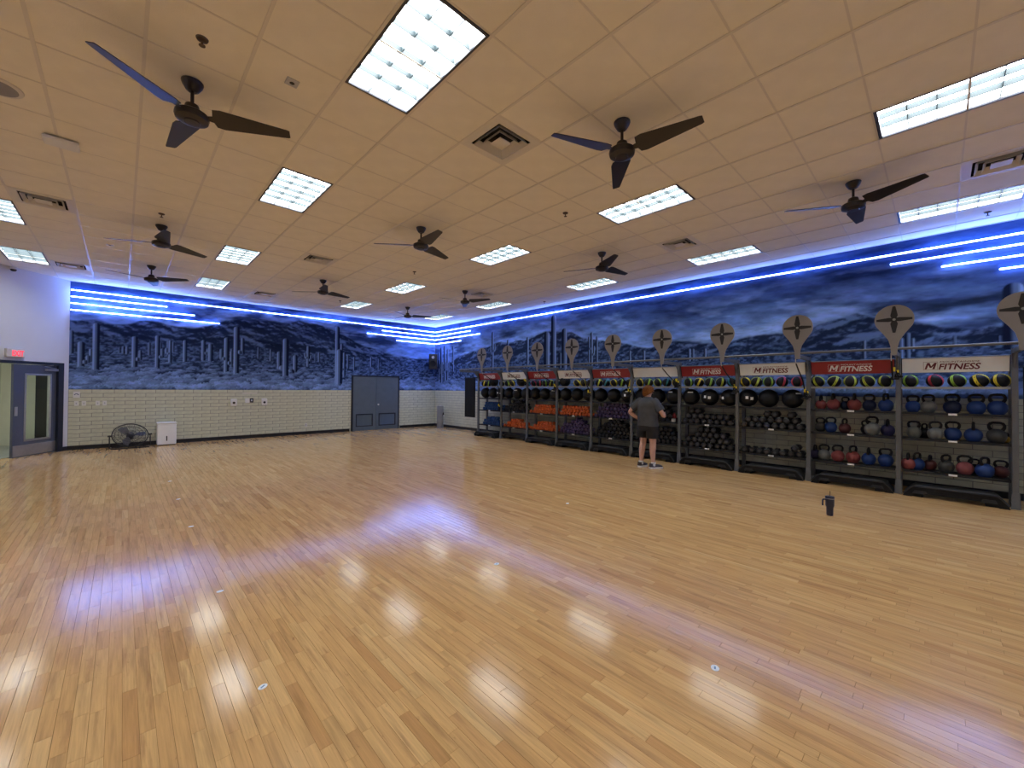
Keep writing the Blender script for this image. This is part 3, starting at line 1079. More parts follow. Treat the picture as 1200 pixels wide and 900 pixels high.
# ------------------------------------------------------------------ exit door in the angled wall
d1 = thing('door_1', 'dark blue exit door standing ajar in the angled white wall', None, kind='structure')
fb = MB()
fb.box(.125, .235, -.03, .16, 0, 2.135, M45)
fb.box(.235, 2.08, -.03, .16, 2.075, 2.135, M45)
fb.box(2.08, 2.19, -.03, .16, 0, 2.135, M45)
fb.build('frame', M['frameblack'], d1)
hx, hy = -1.118, 14.735
ang = math.atan2(13.838 - 14.733, -1.726 + 1.119)
ML = Matrix.Translation((hx, hy, 0)) @ Matrix.Rotation(ang, 4, 'Z')    # local x along the leaf; room side is +y
lf = MB()
LW, LH = 1.06, 2.055
wx0, wx1, wz0, wz1 = .21, .80, .36, 1.84
for a in ((0, wx0, 0.01, LH), (wx1, LW, .01, LH), (wx0, wx1, .01, wz0), (wx0, wx1, wz1, LH)):
    lf.box(a[0], a[1], -.0225, .0225, a[2], a[3], ML)
leaf = lf.build('leaf', M['doorleaf'], d1)
gs = MB().box(wx0, wx1, -.004, .004, wz0, wz1, ML)
gs.build('pane', M['glass'], leaf)
st = MB()
for a in ((wx0 - .02, wx0 + .02, wz0, wz1), (wx1 - .02, wx1 + .02, wz0, wz1), (wx0 - .02, wx1 + .02, wz0 - .02, wz0 + .02), (wx0 - .02, wx1 + .02, wz1 - .02, wz1 + .02)):
    st.box(a[0], a[1], -.029, .029, a[2], a[3], ML)
st.build('glazing_bead', M['steel'], leaf)
MB().box(.01, LW - .01, .0226, .0265, .03, .27, ML).build('kick_plate', M['steel'], leaf)
cl = MB().cbox(.05, .36, .0227, .075, 1.93, 1.985, .006, ML)
cl.build('door_closer', M['steel'], leaf)
MB().tube([ML @ Vector((.10, .05, 1.99)), ML @ Vector((.45, .10, 2.03)), ML @ Vector((.16, .03, 2.07))], .009).build('closer_arm', M['steel'], leaf)
MB().cbox(LW - .09, LW - .03, .0227, .035, .92, 1.12, .003, ML).build('push_plate', M['steel'], leaf)
for zz in (.2, 1.05, 1.88):
    MB().cyl(ML @ Vector((-.008, .026, zz)), ML @ Vector((-.008, .026, zz + .11)), .008).build('hinge', M['steel'], leaf)

corr = MB()
corr.box(-.6, 4.0, .16, 2.6, -.10, -.002, M45)
tag(corr.build('floor_corridor', M['vinyl']), 'pale vinyl floor of the corridor past the exit door', kind='structure')
cw = MB()
cw.box(-.6, 4.0, 2.5, 2.6, 0, 2.8, M45)
cw.box(-.7, -.6, .16, 2.6, 0, 2.8, M45)
cw.box(4.0, 4.1, .16, 2.6, 0, 2.8, M45)
cw.box(-.6, 4.0, .16, 2.6, 2.7, 2.8, M45)
tag(cw.build('wall_corridor', M['cream']), 'cream corridor walls seen through the open exit door', kind='structure')
dd = thing('corridor_dark_panel', 'dark door-shaped panel added in the corridor to darken the door glass', None, kind='structure')  # dark door shape added so the glass in the exit door shows dark
MB().box(-.599, -.545, .20, 1.50, 0, 2.12, M45).build('frame', M['frameblack'], dd)
MB().box(-.544, -.53, .26, 1.44, .01, 2.06, M45).build('leaf', M['darkplastic'], dd)
MB().cbox(-.529, -.505, .95, 1.03, 1.15, 1.3, .004, M45).build('lever_plate', M['steel'], dd)
tag(MB().box(-.5, 4.0, 2.478, 2.499, 0, .1, M45).build('baseboard_corridor', M['base']), 'dark baseboard in the corridor', kind='structure')
t = thing('corridor_fill_light', 'unseen light added to brighten the corridor beyond the exit door', 'ceiling light', tuple(M45 @ Vector((2.4, 1.3, 2.70))), math.radians(45))  # unseen fixture added so the corridor walls look bright
MB().cbox(-.35, .35, -.3, .3, -.03, -.002, .006).build('housing', M['troffer'], t)
MB().box(-.32, .32, -.27, .27, -.038, -.0305).build('diffuser', mat('corridor_fill_glow', (.9, .9, .9), .5, emit=(1.0, .97, .86), estr=30.0), t)

# exit sign
t = thing('exit_sign', 'red lettered exit sign above the blue exit door', 'exit sign')
MB().cbox(.945, 1.27, -.07, -.001, 2.205, 2.39, .008, M45).build('body', M['exitbody'], t)
MB().box(.96, 1.19, -.0725, -.0705, 2.22, 2.375, M45).build('face', M['plate'], t)
MX = Matrix.Translation(M45 @ Vector((1.18, -.075, 2.235))) @ Matrix(((-S45.x, 0, -D45.x, 0), (-S45.y, 0, -D45.y, 0), (0, 1, 0, 0), (0, 0, 0, 1)))
text_obj('lettering', 'EXIT', .17, M['exitred'], t, MX, .002, 0, .004, 'LEFT', .21)

# ------------------------------------------------------------------ double door in the back wall
dx0, dx1 = 6.06, 7.95
d2 = thing('door_2', 'blue-grey double door with lower louver panels in the back wall', None, kind='structure')
f = MB()
f.box(dx0, dx0 + .05, Y_B - .05, Y_B + .005, 0, 2.05)
f.box(dx1 - .05, dx1, Y_B - .05, Y_B + .005, 0, 2.05)
f.box(dx0 + .05, dx1 - .05, Y_B - .05, Y_B + .005, 2.0, 2.05)
f.build('frame', M['frameblack'], d2)
mid = 6.99
for n, (a, b) in enumerate(((dx0 + .053, mid - .004), (mid + .004, dx1 - .053))):
    px0, px1, pz0, pz1 = a + .10, b - .12 + n * .02, .15, .62
    q = MB()
    for r in ((a, px0, .012, 1.996), (px1, b, .012, 1.996), (px0, px1, .012, pz0), (px0, px1, pz1, 1.996)):
        q.box(r[0], r[1], Y_B - .045, Y_B, r[2], r[3])
    leaf = q.build('leaf', M['doorblue'], d2)
    q = MB()
    e = .035
    for r in ((px0, px0 + e, pz0, pz1), (px1 - e, px1, pz0, pz1), (px0 + e, px1 - e, pz0, pz0 + e), (px0 + e, px1 - e, pz1 - e, pz1)):
        q.box(r[0], r[1], Y_B - .052, Y_B - .01, r[2], r[3])
    q.build('louver_frame', M['frameblack'], leaf)
    sm = MB()
    sm.add([(px0 + e, 0, 0), (px1 - e, 0, 0), (px1 - e, .025, .03), (px0 + e, .025, .03), (px0 + e, 0, .006), (px1 - e, 0, .006), (px1 - e, .025, .036), (px0 + e, .025, .036)],
           [(0, 1, 2, 3)[::-1], (4, 5, 6, 7), (0, 4, 5, 1)[::-1], (2, 6, 7, 3)[::-1], (0, 3, 7, 4), (1, 2, 6, 5)[::-1]])
    me = sm.mesh('louver_slat', M['doorblue'])
    for k in range(11):
        link('louver_slat', me, leaf, (0, Y_B - .042, pz0 + e + .001 + k * .0365))
    if n:
        kb = MB().cyl((mid + .07, Y_B - .046, .955), (mid + .07, Y_B - .075, .955), .012)
        kb.ball((mid + .07, Y_B - .09, .955), .032, 12, 8)
        kb.build('knob', M['plate'], leaf)

# ------------------------------------------------------------------ fittings on the back wall
yb = Y_B - .006
t = thing('wall_sign', 'small white wall plate with a dark arch symbol near the mural corner', 'wall plate', (-.807, yb, 1.367))
MB().cbox(-.06, .06, -.012, .003, -.075, .075, .003).build('plate', M['plate'], t)
MB().tube([(.032 * math.cos(a), -.0135, -.01 + .032 * math.sin(a)) for a in [k * PI / 10 for k in range(11)]], .008).build('arch_mark', mat('mark_blue', (.05, .06, .16), .5), t)
sw = None
for k, xx in enumerate((-.807, -.678, -.435, -.309)):
    lab = '%s white light switch from the left on the block wall' % ORD[k]
    if sw is None:
        sw = thing('light_switch', lab, 'switch', (xx, yb, 1.15), 0, 'light switches')
        MB().cbox(-.038, .038, -.008, .003, -.058, .058, .003).build('plate', M['plate'], sw)
        MB().cbox(-.011, .011, -.016, -.0082, -.02, .02, .003).build('toggle', M['steel'], sw)
    else:
        dup(sw, (xx, yb, 1.15), 0, lab, 'light switches')
for k, (xx, zz, lab) in enumerate([(2.466, 1.115, 'left white wall device with a dark button on the block wall'), (3.274, 1.117, 'right white wall device with a dark button on the block wall')]):
    t = thing('wall_device', lab, 'wall device', (xx, yb, zz), 0, 'white wall devices')
    MB().cbox(-.085, .085, -.05, .003, -.11, .11, .02).build('body', M['plate'], t)
    MB().cyl((0, -.051, -.01), (0, -.062, -.01), .035, n=14).build('button', M['darkplastic'], t)
t = thing('wall_box', 'middle wall box, white with a black socket, between two white devices', 'wall device', (2.854, yb, 1.169))
MB().cbox(-.10, .02, -.045, .003, -.07, .07, .01).build('body', M['plate'], t)
MB().cbox(.03, .12, -.05, .003, -.06, .07, .01).build('socket', M['darkplastic'], t)
MB().cbox(.055, .09, -.054, -.0502, -.02, .03, .002).build('label_patch', M['plate'], t)
t = tag(MB().cbox(2.687, 3.074, yb - .02, yb + .003, 1.375, 1.405, .004).build('wall_strip', M['vent']), 'thin pale strip fixed to the block wall above the white devices', 'wall strip')
t = thing('wall_outlet', 'small outlet plate low on the back wall left of the double door', 'outlet', (4.526, yb, .316))
MB().cbox(-.036, .036, -.008, .003, -.058, .058, .003).build('plate', M['plate'], t)
for dz in (-.024, .024):
    MB().cbox(-.014, .014, -.011, -.0082, dz - .012, dz + .012, .002).build('socket', M['darkplastic'], t)

# loudspeaker near the corner
t = thing('loudspeaker', 'black loudspeaker mounted on the mural near the room corner', 'speaker', (9.30, 14.45, 2.38), math.radians(-35))
MB().cbox(-.17, .17, -.13, .15, 0, .62, .025).build('cabinet', M['darkplastic'], t)
MB().lathe([(.03, 0), (.10, .004), (.125, .012), (.13, .0)], 20, Matrix.Translation((0, -.131, .22)) @ Matrix.Rotation(PI / 2, 4, 'X')).build('woofer', M['rubber'], t)
MB().lathe([(.02, 0), (.055, .012), (.06, .0)], 16, Matrix.Translation((0, -.131, .48)) @ Matrix.Rotation(PI / 2, 4, 'X')).build('tweeter', M['steel'], t)
MB().box(-.03, .03, .1502, .435, .25, .33).build('bracket', M['rackdark'], t)

# wipe dispenser, floor fan, air purifier
t = thing('wipe_dispenser', 'grey cylindrical wipe dispenser stand in the room corner', 'dispenser', (9.25, 13.82, 0), math.radians(40))
MB().lathe([(.135, 0), (.135, .03), (.128, .035), (.128, .86), (.12, .885), (.03, .89)], 28).build('body', M['dispenser'], t)
MB().add([(-.06, -.1325, .50), (.06, -.1325, .50), (.06, -.1325, .58), (.03, -.136, .62), (-.03, -.136, .62), (-.06, -.1325, .58)] +
         [(-.06, -.10, .50), (.06, -.10, .50), (.06, -.10, .58), (.03, -.10, .62), (-.03, -.10, .62), (-.06, -.10, .58)],
         [(0, 1, 2, 3, 4, 5), (6, 11, 10, 9, 8, 7)] + [(k, 6 + k, 6 + (k + 1) % 6, (k + 1) % 6) for k in range(6)]).build('opening', M['void'], t)
MB().ball((0, -.14, .49), .035, 10, 8, (1, .6, 1.2)).build('wipe', M['sock'], t)
MB().cyl((0, 0, .888), (0, 0, .915), .02, n=12).build('lock_knob', M['plate'], t)

t = thing('floor_fan', 'round black wire floor fan tilted up beside the white purifier', 'fan', (.18, 14.38, 0), math.radians(5))
MF = Matrix.Translation((0, 0, .33)) @ Matrix.Rotation(math.radians(-38), 4, 'X')   # local -y faces the room
R0 = .345
gd = MB()
circ = lambda r, y, n=40: [MF @ Vector((r * math.cos(2 * PI * k / n), y, r * math.sin(2 * PI * k / n))) for k in range(n)]
for r, y, th in ((R0, 0, .012), (R0 * .86, -.05, .004), (R0 * .68, -.065, .004), (R0 * .5, -.072, .004), (R0 * .3, -.076, .004), (R0 * .86, .06, .004), (R0 * .5, .075, .004)):
    gd.tube(circ(r, y), th, 5, True)
for k in range(40):
    a = 2 * PI * k / 40
    c, s_ = math.cos(a), math.sin(a)
    gd.tube([MF @ Vector((r * c, y, r * s_)) for r, y in ((R0, 0), (R0 * .86, -.05), (R0 * .5, -.072), (.04, -.078))], .0022, 4)
    if k % 2 == 0:
        gd.tube([MF @ Vector((r * c, y, r * s_)) for r, y in ((R0, 0), (R0 * .86, .06), (R0 * .5, .075), (.06, .078))], .0022, 4)
gd.build('guard', M['grill'], t)
MB().lathe([(.02, -.082), (.05, -.078), (.05, -.07)], 16, MF @ Matrix.Rotation(-PI / 2, 4, 'X')).build('badge', M['darkplastic'], t)
MB().lathe([(.055, -.10), (.075, -.08), (.075, .03), (.05, .04)], 16, MF @ Matrix.Translation((0, .02, 0)) @ Matrix.Rotation(PI / 2, 4, 'X')).build('motor', M['darkplastic'], t)
bl = [(.05, -.02, -.03), (.05, .02, .03), (.16, .09, .05), (.29, .10, .035), (.30, .0, -.01), (.22, -.06, -.045)]
for k in range(3):
    R_ = MF @ Matrix.Rotation(k * 2 * PI / 3, 4, 'Y')
    vs = [R_ @ Vector((a, c * .6, b)) for a, b, c in bl] + [R_ @ Vector((a, c * .6 + .004, b)) for a, b, c in bl]
    MB().add(vs, [(0, 1, 2, 3, 4, 5), (11, 10, 9, 8, 7, 6)] + [(i, 6 + i, 6 + (i + 1) % 6, (i + 1) % 6) for i in range(6)]).build('blade', M['fanblade'], t)
stn = MB()
for sx in (-1, 1):
    stn.tube([(sx * .36, 0, .33), (sx * .385, 0, .30), (sx * .385, -.02, .03), (sx * .34, -.13, .013)], .013, 6)
    stn.tube([(sx * .385, -.02, .05), (sx * .34, .20, .013)], .013, 6)
stn.tube([(-.34, -.13, .013), (.34, -.13, .013)], .013, 6)
stn.tube([(-.34, .20, .013), (.34, .20, .013)], .013, 6)
stn.build('stand', M['grill'], t)
for sx in (-1, 1):
    MB().cyl((sx * .345, 0, .33), (sx * .42, 0, .33), .022, n=10).build('pivot_knob', M['darkplastic'], t)

t = thing('air_purifier', 'white box-shaped air purifier standing against the block wall', 'air purifier', (.90, 14.56, 0))
MB().cbox(-.20, .20, -.14, .14, .02, .57, .012).build('body', M['purifier'], t)
MB().cbox(-.21, .21, -.15, .15, .572, .615, .01).build('top_panel', M['plate'], t)
MB().box(-.18, .18, -.12, .12, 0, .0198).build('plinth', M['darkplastic'], t)
MB().cbox(-.012, .012, -.146, -.1402, .12, .25, .002).build('indicator', M['darkplastic'], t)

# ------------------------------------------------------------------ the long storage rack along the right wall
RX = 8.86                      # front face of the uprights
BAY = 1.165
Y0 = -.725
YK = [Y0 + BAY * k for k in range(11)]
SH = [.38, .875, 1.275, 1.662]  # shelf heights
BAYN = ['nearest rack bay'] + ['%s rack bay from right' % o for o in ORD[1:9]] + ['farthest rack bay']


def upright_meshes():
    d = {}
    q = MB().box(-.02, .03, -.029, .029, 0, 2.20)
    d['front_post'] = q.mesh('front_post', M['rack'])
    q = MB().box(.37, .42, -.03, .03, .035, 2.10)
    d['rear_post'] = q.mesh('rear_post', M['rack'])
    q = MB().box(.031, .44, -.03, .03, 0, .034)
    q.add([(-.05, -.045, 0), (-.021, -.045, 0), (-.021, .045, 0), (-.05, .045, 0), (-.026, -.036, .22), (-.021, -.036, .22), (-.021, .036, .22), (-.026, .036, .22)],
          [(3, 2, 1, 0), (4, 5, 6, 7), (0, 1, 5, 4), (2, 3, 7, 6), (0, 4, 7, 3), (1, 2, 6, 5)])
    d['foot'] = q.mesh('foot', M['rack'])
    q = MB().prism([(.031, 1.80), (.34, 1.86), (.34, 2.14), (.031, 2.14)], -.006, .006, Matrix(((1, 0, 0, 0), (0, 0, 1, 0), (0, 1, 0, 0), (0, 0, 0, 1))))
    d['side_plate'] = q.mesh('side_plate', M['disc'])
    q = MB().box(-.80, -.0205, -.022, .022, 2.135, 2.195)
    q.prism([(-.021, 1.93), (-.021, 2.134), (-.20, 2.134)], -.005, .005, Matrix(((1, 0, 0, 0), (0, 0, 1, 0), (0, 1, 0, 0), (0, 0, 0, 1))))
    d['top_arm'] = q.mesh('top_arm', M['rack'])
    return d


UM = upright_meshes()
PXZ = Matrix(((0, 0, 1, 0), (-1, 0, 0, 0), (0, 1, 0, 0), (0, 0, 0, 1)))   # (a,b,c) -> x=c, y=-a, z=b


def teardrop():
    pts = []
    n = 28
    R0, zc = .212, 2.633
    for k in range(n + 1):
        a = math.radians(-28) + math.radians(236) * k / n
        pts.append((R0 * math.cos(a), zc + R0 * math.sin(a)))
    pts += [(-.115, 2.43), (-.062, 2.34), (-.04, 2.25), (-.032, 2.12), (.032, 2.12), (.04, 2.25), (.062, 2.34), (.115, 2.43)]
    return pts


disc_me = MB().prism(teardrop(), -.835, -.822, PXZ).mesh('target_disc', M['disc'])
em = MB()
for k in range(4):
    a = k * PI / 2
    L_, W_ = (.190, .040) if k % 2 else (.190, .029)
    poly = [(.008, -.022), (.060, -W_), (L_, -.015), (L_, .015), (.060, W_), (.008, .022)]
    em.prism([(math.cos(a) * p - math.sin(a) * q, 2.633 + math.sin(a) * p + math.cos(a) * q) for p, q in poly], -.838, -.8352, PXZ)
emblem_me = em.mesh('emblem', M['emblem'])
boss_me = MB().cyl((-.8352, 0, 2.633), (-.841, 0, 2.633), .017, n=14).mesh('boss', M['raillight'])
rail_me = MB().cyl((-.80, -.005, 2.215), (-.80, BAY + .005, 2.215), .019, n=10).mesh('top_rail', M['rack'])


def shelf_mesh(top):
    q = MB().box(.012, .36, .036, BAY - .036, -.010, 0)
    if top:
        q = MB().box(.012, .72, .036, BAY - .036, -.010, 0)  # top shelf deepened towards the wall to shade the bricks below
        return q.mesh('shelf', M['rackdark']), MB().box(-.004, .0115, .036, BAY - .036, -.022, .012).mesh('front_rail', M['raillight'])
    return q.mesh('shelf', M['rackdark']), MB().box(-.002, .0115, .036, BAY - .036, -.030, .008).mesh('front_rail', M['rackdark'])


sh_low, lip_low = shelf_mesh(False)
sh_top, lip_top = shelf_mesh(True)
tag_me = MB().box(-.006, -.0025, -.045, .045, -.026, .002).mesh('price_tag', M['tagwhite'])
# tilted sign board: top edge leans towards the room
SX0, SX1, SZ0, SZ1 = .030, -.032, 1.890, 2.105      # bottom x, top x, bottom z, top z
sl = math.hypot(SX0 - SX1, SZ1 - SZ0)
up = Vector((SX1 - SX0, 0, SZ1 - SZ0)).normalized()
MS = Matrix(((0, up.x, -up.z, SX0), (-1, 0, 0, 0), (0, up.z, up.x, SZ0), (0, 0, 0, 1)))     # (a along -y, b up, c out)
sign_q = MB().prism([(-BAY + .045, 0), (-.045, 0), (-.045, sl), (-BAY + .045, sl)], -.008, 0, MS)
sign_me = {c: sign_q.mesh('sign_panel', M[c]) for c in ('signred', 'signwhite')}
cap_me = MB().prism([(-.044, -.03), (-.036, -.03), (-.036, sl + .01), (-.044, sl + .01)], -.03, .012, MS).mesh('sign_bracket', M['rackdark'])
flange_me = MB().prism([(-BAY + .046, sl + .0005), (-.046, sl + .0005), (-.046, sl + .006), (-BAY + .046, sl + .006)], -.03, .012, MS).mesh('sign_flange', M['rack'])


def lettering(parent, material, blank):
    if blank:
        return
    a0 = -BAY + .045
    def TM(a, b):
        return MS @ Matrix.Translation((a0 + a, b, .002))
    text_obj('lettering', 'FITNESS', .125, material, parent, TM(.395, .045), .0015, .22, .003, 'LEFT', .42)
    text_obj('lettering', 'MOUNTAINSIDE', .034, material, parent, TM(.41, .148), .0012, .1, .0, 'LEFT', .395)
    mq = MB()
    P0 = (a0 + .248, .052)
    for st in ([(0, 0), (.022, 0), (.050, .098), (.028, .098)], [(.030, .098), (.054, .098), (.072, .038), (.056, .022)], [(.056, .022), (.072, .020), (.128, .098), (.104, .098)], [(.082, 0), (.106, 0), (.130, .098), (.108, .098)]):
        mq.prism([(P0[0] + a, P0[1] + b) for a, b in st], .0005, .0035, MS)
    mq.build('lettering', material, parent)
    fr = MB()
    for p in ((.235, .238, .04, .165), (.385, .388, .04, .165), (.238, .385, .04, .043), (.238, .385, .162, .165)):
        fr.prism([(a0 + p[0], p[2]), (a0 + p[1], p[2]), (a0 + p[1], p[3]), (a0 + p[0], p[3])], .0005, .002, MS)
    fr.build('logo_frame', material, parent)


letter_src = {}
for k in range(10):
    red = k % 2 == 1
    lab = 'grey steel storage rack bay, %s, %s' % (BAYN[k], 'red sign board' if red else 'white sign board')
    t = thing('storage_rack', lab, 'rack', (RX, YK[k], 0), 0, 'storage rack bays')
    for e in ((0,) if k < 9 else (0, BAY)):
        for nm, me in UM.items():
            link(nm, me, t, (0, e, 0))
    dsc = link('target_disc', disc_me, t)
    link('emblem', emblem_me, dsc)
    link('boss', boss_me, dsc)
    link('top_rail', rail_me, t)
    for n, z in enumerate(SH):
        s_ = link('shelf', sh_top if n == 3 else sh_low, t, (0, 0, z))
        link('front_rail', lip_top if n == 3 else lip_low, s_)
        if n < 2 or (n == 2 and k < 2):
            link('price_tag', tag_me, s_, (0, BAY * .5, 0))
    sg = link('sign_panel', sign_me['signred' if red else 'signwhite'], t)
    link('sign_flange', flange_me, sg)
    link('sign_bracket', cap_me, sg)
    link('sign_bracket', cap_me, sg, (0, BAY - .08, 0))
    if k != 4:
        if red not in letter_src:
            lettering(sg, M['letterwhite' if red else 'maroon'], False)
            letter_src[red] = list(sg.children)
        else:
            for c in letter_src[red]:
                if c.name.startswith(('lettering', 'logo_frame')):
                    cc = c.copy()
                    COL.objects.link(cc)
                    cc.parent = sg

# dark mats hanging at both ends of the rack
for ya, yb_, za, zb_, lab in ((11.17, 11.72, .58, 1.95, 'black hanging mat at the far end of the rack'), (-1.45, -.80, .08, 1.95, 'dark blue hanging mat at the near end of the rack')):
    t = thing('hanging_mat', lab, 'mat', (RX + .04, ya, 0))
    MB().cbox(-.03, .03, 0, yb_ - ya, za, zb_, .012).build('pad', M['black'], t)
    MB().box(-.035, .68, .02, yb_ - ya - .02, zb_ + .001, zb_ + .03).build('hanger_bar', M['rackdark'], t)


# ------------------------------------------------------------------ black aerobic steps under the bays
def make_step():
    t = thing('aerobic_step', None, 'step')
    L_ = .53
    prof = [(-L_, 0), (-L_ + .02, .05), (-L_ + .09, .135), (-L_ + .13, .16), (L_ - .13, .16), (L_ - .09, .135), (L_ - .02, .05), (L_, 0), (L_ - .10, 0), (L_ - .13, .06), (-L_ + .13, .06), (-L_ + .10, 0)]
    PYZ = Matrix(((0, 0, 1, 0), (1, 0, 0, 0), (0, 1, 0, 0), (0, 0, 0, 1)))
    MB().prism(prof, 0, .38, PYZ).build('deck', M['step'], t)
    rim = [(-L_ + .005, .045), (-L_ + .075, .13), (-L_ + .12, .165), (L_ - .12, .165), (L_ - .075, .13), (L_ - .005, .045)]
    MB().tube([(-.004, a, b - .004) for a, b in rim], .011, 6).build('rim', M['stepgrip'], t)
    MB().cbox(.03, .35, -L_ + .14, L_ - .14, .1605, .168, .004).build('tread_mat', M['stepgrip'], t)
    for s_ in (-1, 1):
        MB().add([(-.014, s_ * .34 - .08, .055), (-.014, s_ * .34 + .08, .055), (-.014, s_ * .34 + .06, .10), (-.014, s_ * .34 - .06, .10),
                  (-.0005, s_ * .34 - .08, .055), (-.0005, s_ * .34 + .08, .055), (-.0005, s_ * .34 + .06, .10), (-.0005, s_ * .34 - .06, .10)],
                 [(3, 2, 1, 0), (4, 5, 6, 7), (0, 1, 5, 4), (2, 3, 7, 6), (0, 4, 7, 3), (1, 2, 6, 5)]).build('grip_pad', M['stepgrip'], t)
        MB().box(.04, .34, s_ * .40 - .09, s_ * .40 + .09, 0, .058).build('riser', M['step'], t)
    return t


spx = None
for k in range(10):
    if k == 8:
        continue
    lab = 'black plastic aerobic step on floor under %s' % BAYN[k]
    loc = (RX - .13 if k < 9 else RX - .22, YK[k] + BAY / 2, 0)
    if spx is None:
        spx = make_step()
        spx.location = loc
        tag(spx, lab, group='aerobic steps')
    else:
        dup(spx, loc, 0, lab, 'aerobic steps')
# the shorter low step of the last bay but one stands further back
dup(spx, (RX + .05, YK[8] + BAY / 2, 0), 0, 'black plastic aerobic step pushed back under %s' % BAYN[8], 'aerobic steps')


# ------------------------------------------------------------------ kettlebells
def kb_meshes():
    prof = [(.045, 0), (.062, .004), (.086, .04), (.097, .085), (.094, .12), (.078, .155), (.052, .178), (.03, .188)]
    body = MB().lathe(prof, 20)
    hd = MB()
    pts = [(0, -.046, .165), (0, -.066, .20), (0, -.070, .235), (0, -.056, .262), (0, -.03, .272), (0, .03, .272), (0, .056, .262), (0, .070, .235), (0, .066, .20), (0, .046, .165)]
    hd.tube(pts, [.022, .018, .016, .016, .016, .016, .016, .016, .018, .022], 8)
    return body, hd


kb_body, kb_hand = kb_meshes()
hand_me = kb_hand.mesh('handle', M['rubber'])
body_me = {c: kb_body.mesh('body', M['kb_' + c]) for c in KCOL}


def kettlebell(x, y, z, col, s, rz, label):
    t = thing('kettlebell', label, 'kettlebell', (x, y, z), rz, 'kettlebells')
    t.scale = (s, s, s)
    link('body', body_me[col], t)
    link('handle', hand_me, t)
    return t


def kb_row(items, z, where):
    items = sorted(items, key=lambda t: -t[0])      # left to right in the picture = falling y
    cnt = {}
    for n, it in enumerate(items):
        y, col, s, rz = it[:4]
        dx = it[4] if len(it) > 4 else 0
        lab = '%s kettlebell, %s from left, %s' % (col, ORD[n], where)
        kettlebell(RX + .16 + dx, y, z + .001, col, s, math.radians(rz), lab)


kb_row([(.28, 'blue', .93, 10), (.11, 'grey', .98, 25), (-.14, 'navy', 1.02, 5), (-.38, 'blue', 1.02, 0), (-.58, 'blue', 1.05, -10)], SH[2], 'upper kettlebell shelf, nearest rack bay')
kb_row([(.27, 'grey', .92, 5), (.155, 'black', .78, 60, .135), (.035, 'grey', .95, 20, -.055), (-.145, 'blue', .98, 0), (-.35, 'blue', 1.0, 88), (-.57, 'dark grey', 1.05, -5), (-.66, 'yellow', .5, 30, .14)], SH[1], 'middle shelf, nearest rack bay')
kb_row([(.235, 'blue', .93, 60), (.095, 'maroon', .82, 80, .12), (-.075, 'dark grey', .95, 50), (-.265, 'pink', .98, 5), (-.455, 'blue', 1.0, 55, -.05), (-.615, 'maroon', .85, 0, .10)], SH[0], 'lowest shelf, nearest rack bay')
kettlebell(RX + .285, -.36, SH[0] + .001, 'black', .8, .3, 'large black kettlebell behind others on lowest shelf, nearest rack bay')
kb_row([(1.45, 'red', .85, 85), (1.275, 'red', .98, 85), (1.125, 'navy', .78, 40, .125), (.99, 'red', 1.0, 88), (.80, 'navy', .95, 20), (.595, 'blue', 1.02, 70)], SH[2], 'upper kettlebell shelf, second rack bay from right')
kb_row([(1.47, 'dark grey', .85, 0, .08), (1.31, 'blue', .93, 0), (1.12, 'maroon', .88, 70), (.76, 'grey', 1.08, 30, -.045), (.575, 'purple', .95, 85, .02)], SH[1], 'middle shelf, second rack bay from right')
kettlebell(RX + .29, .85, SH[1] + .001, 'black', .8, .2, 'black kettlebell behind the grey one, middle shelf, second rack bay from right')
kb_row([(1.55, 'purple', .85, 80, .08), (1.405, 'grey', .95, 10), (1.215, 'red', .98, 20), (1.01, 'red', 1.02, 60), (.81, 'blue', .98, 88), (.60, 'blue', 1.02, 0)], SH[0], 'lowest shelf, second rack bay from right')
kettlebell(RX + .10, .335, SH[0] + .001, 'red', .9, 1.5, 'red kettlebell beside the post between the two nearest bays')

# ------------------------------------------------------------------ medicine balls with coloured stripes (top shelf)
def band(r, w, n=28):
    vs, fs = [], []
    for k in range(n):
        a = 2 * PI * k / n
        for dx in (-w / 2, w / 2):
            rr = math.sqrt(r * r - dx * dx)
            vs.append((dx, rr * math.cos(a), rr * math.sin(a)))
    for k in range(n):
        k2 = (k + 1) % n
        fs.append((2 * k, 2 * k + 1, 2 * k2 + 1, 2 * k2))
    return MB().add(vs, fs, None, True)


MBR = .10
mball_me = MB().ball((0, 0, 0), MBR, 20, 14).mesh('shell', M['black'])
band_me = {c: band(MBR * 1.012, .036).mesh('stripe', M['st_' + c]) for c in SCOL}


def med_ball(x, y, z, col, rots, label, group):
    t = thing('medicine_ball', label, 'ball', (x, y, z + MBR), 0, group)
    link('shell', mball_me, t)
    for r in rots:
        link('stripe', band_me[col], t, None, tuple(math.radians(a) for a in r))


rb = random.Random(5)
MBALLS = {0: [(.31, 'green'), (.04, 'red'), (-.19, 'green'), (-.41, 'yellow'), (-.61, 'yellow')],
          1: [(1.49, 'lime'), (1.26, 'lime'), (1.04, 'lime'), (.82, 'lime'), (.60, 'lime')],
          2: [(2.67, 'yellow'), (2.47, 'lime'), (2.26, 'green'), (2.04, 'red'), (1.80, 'red')]}
seq = ['green', 'yellow', 'green', 'lime', 'teal', 'yellow', 'green', 'lime', 'teal', 'yellow', 'lime', 'teal', 'yellow', 'green', 'yellow', 'lime', 'yellow', 'yellow', 'yellow', 'green', 'red', 'red', 'green', 'lime', 'teal']
q = 0
for k in range(3, 10):
    MBALLS[k] = []
    for n in range(5):
        y = YK[k + 1] - .14 - n * .222
        MBALLS[k].append((y, seq[q % len(seq)]))
        q += 1
TOPB = {9: 10.31, 8: 9.00, 6: 7.27}
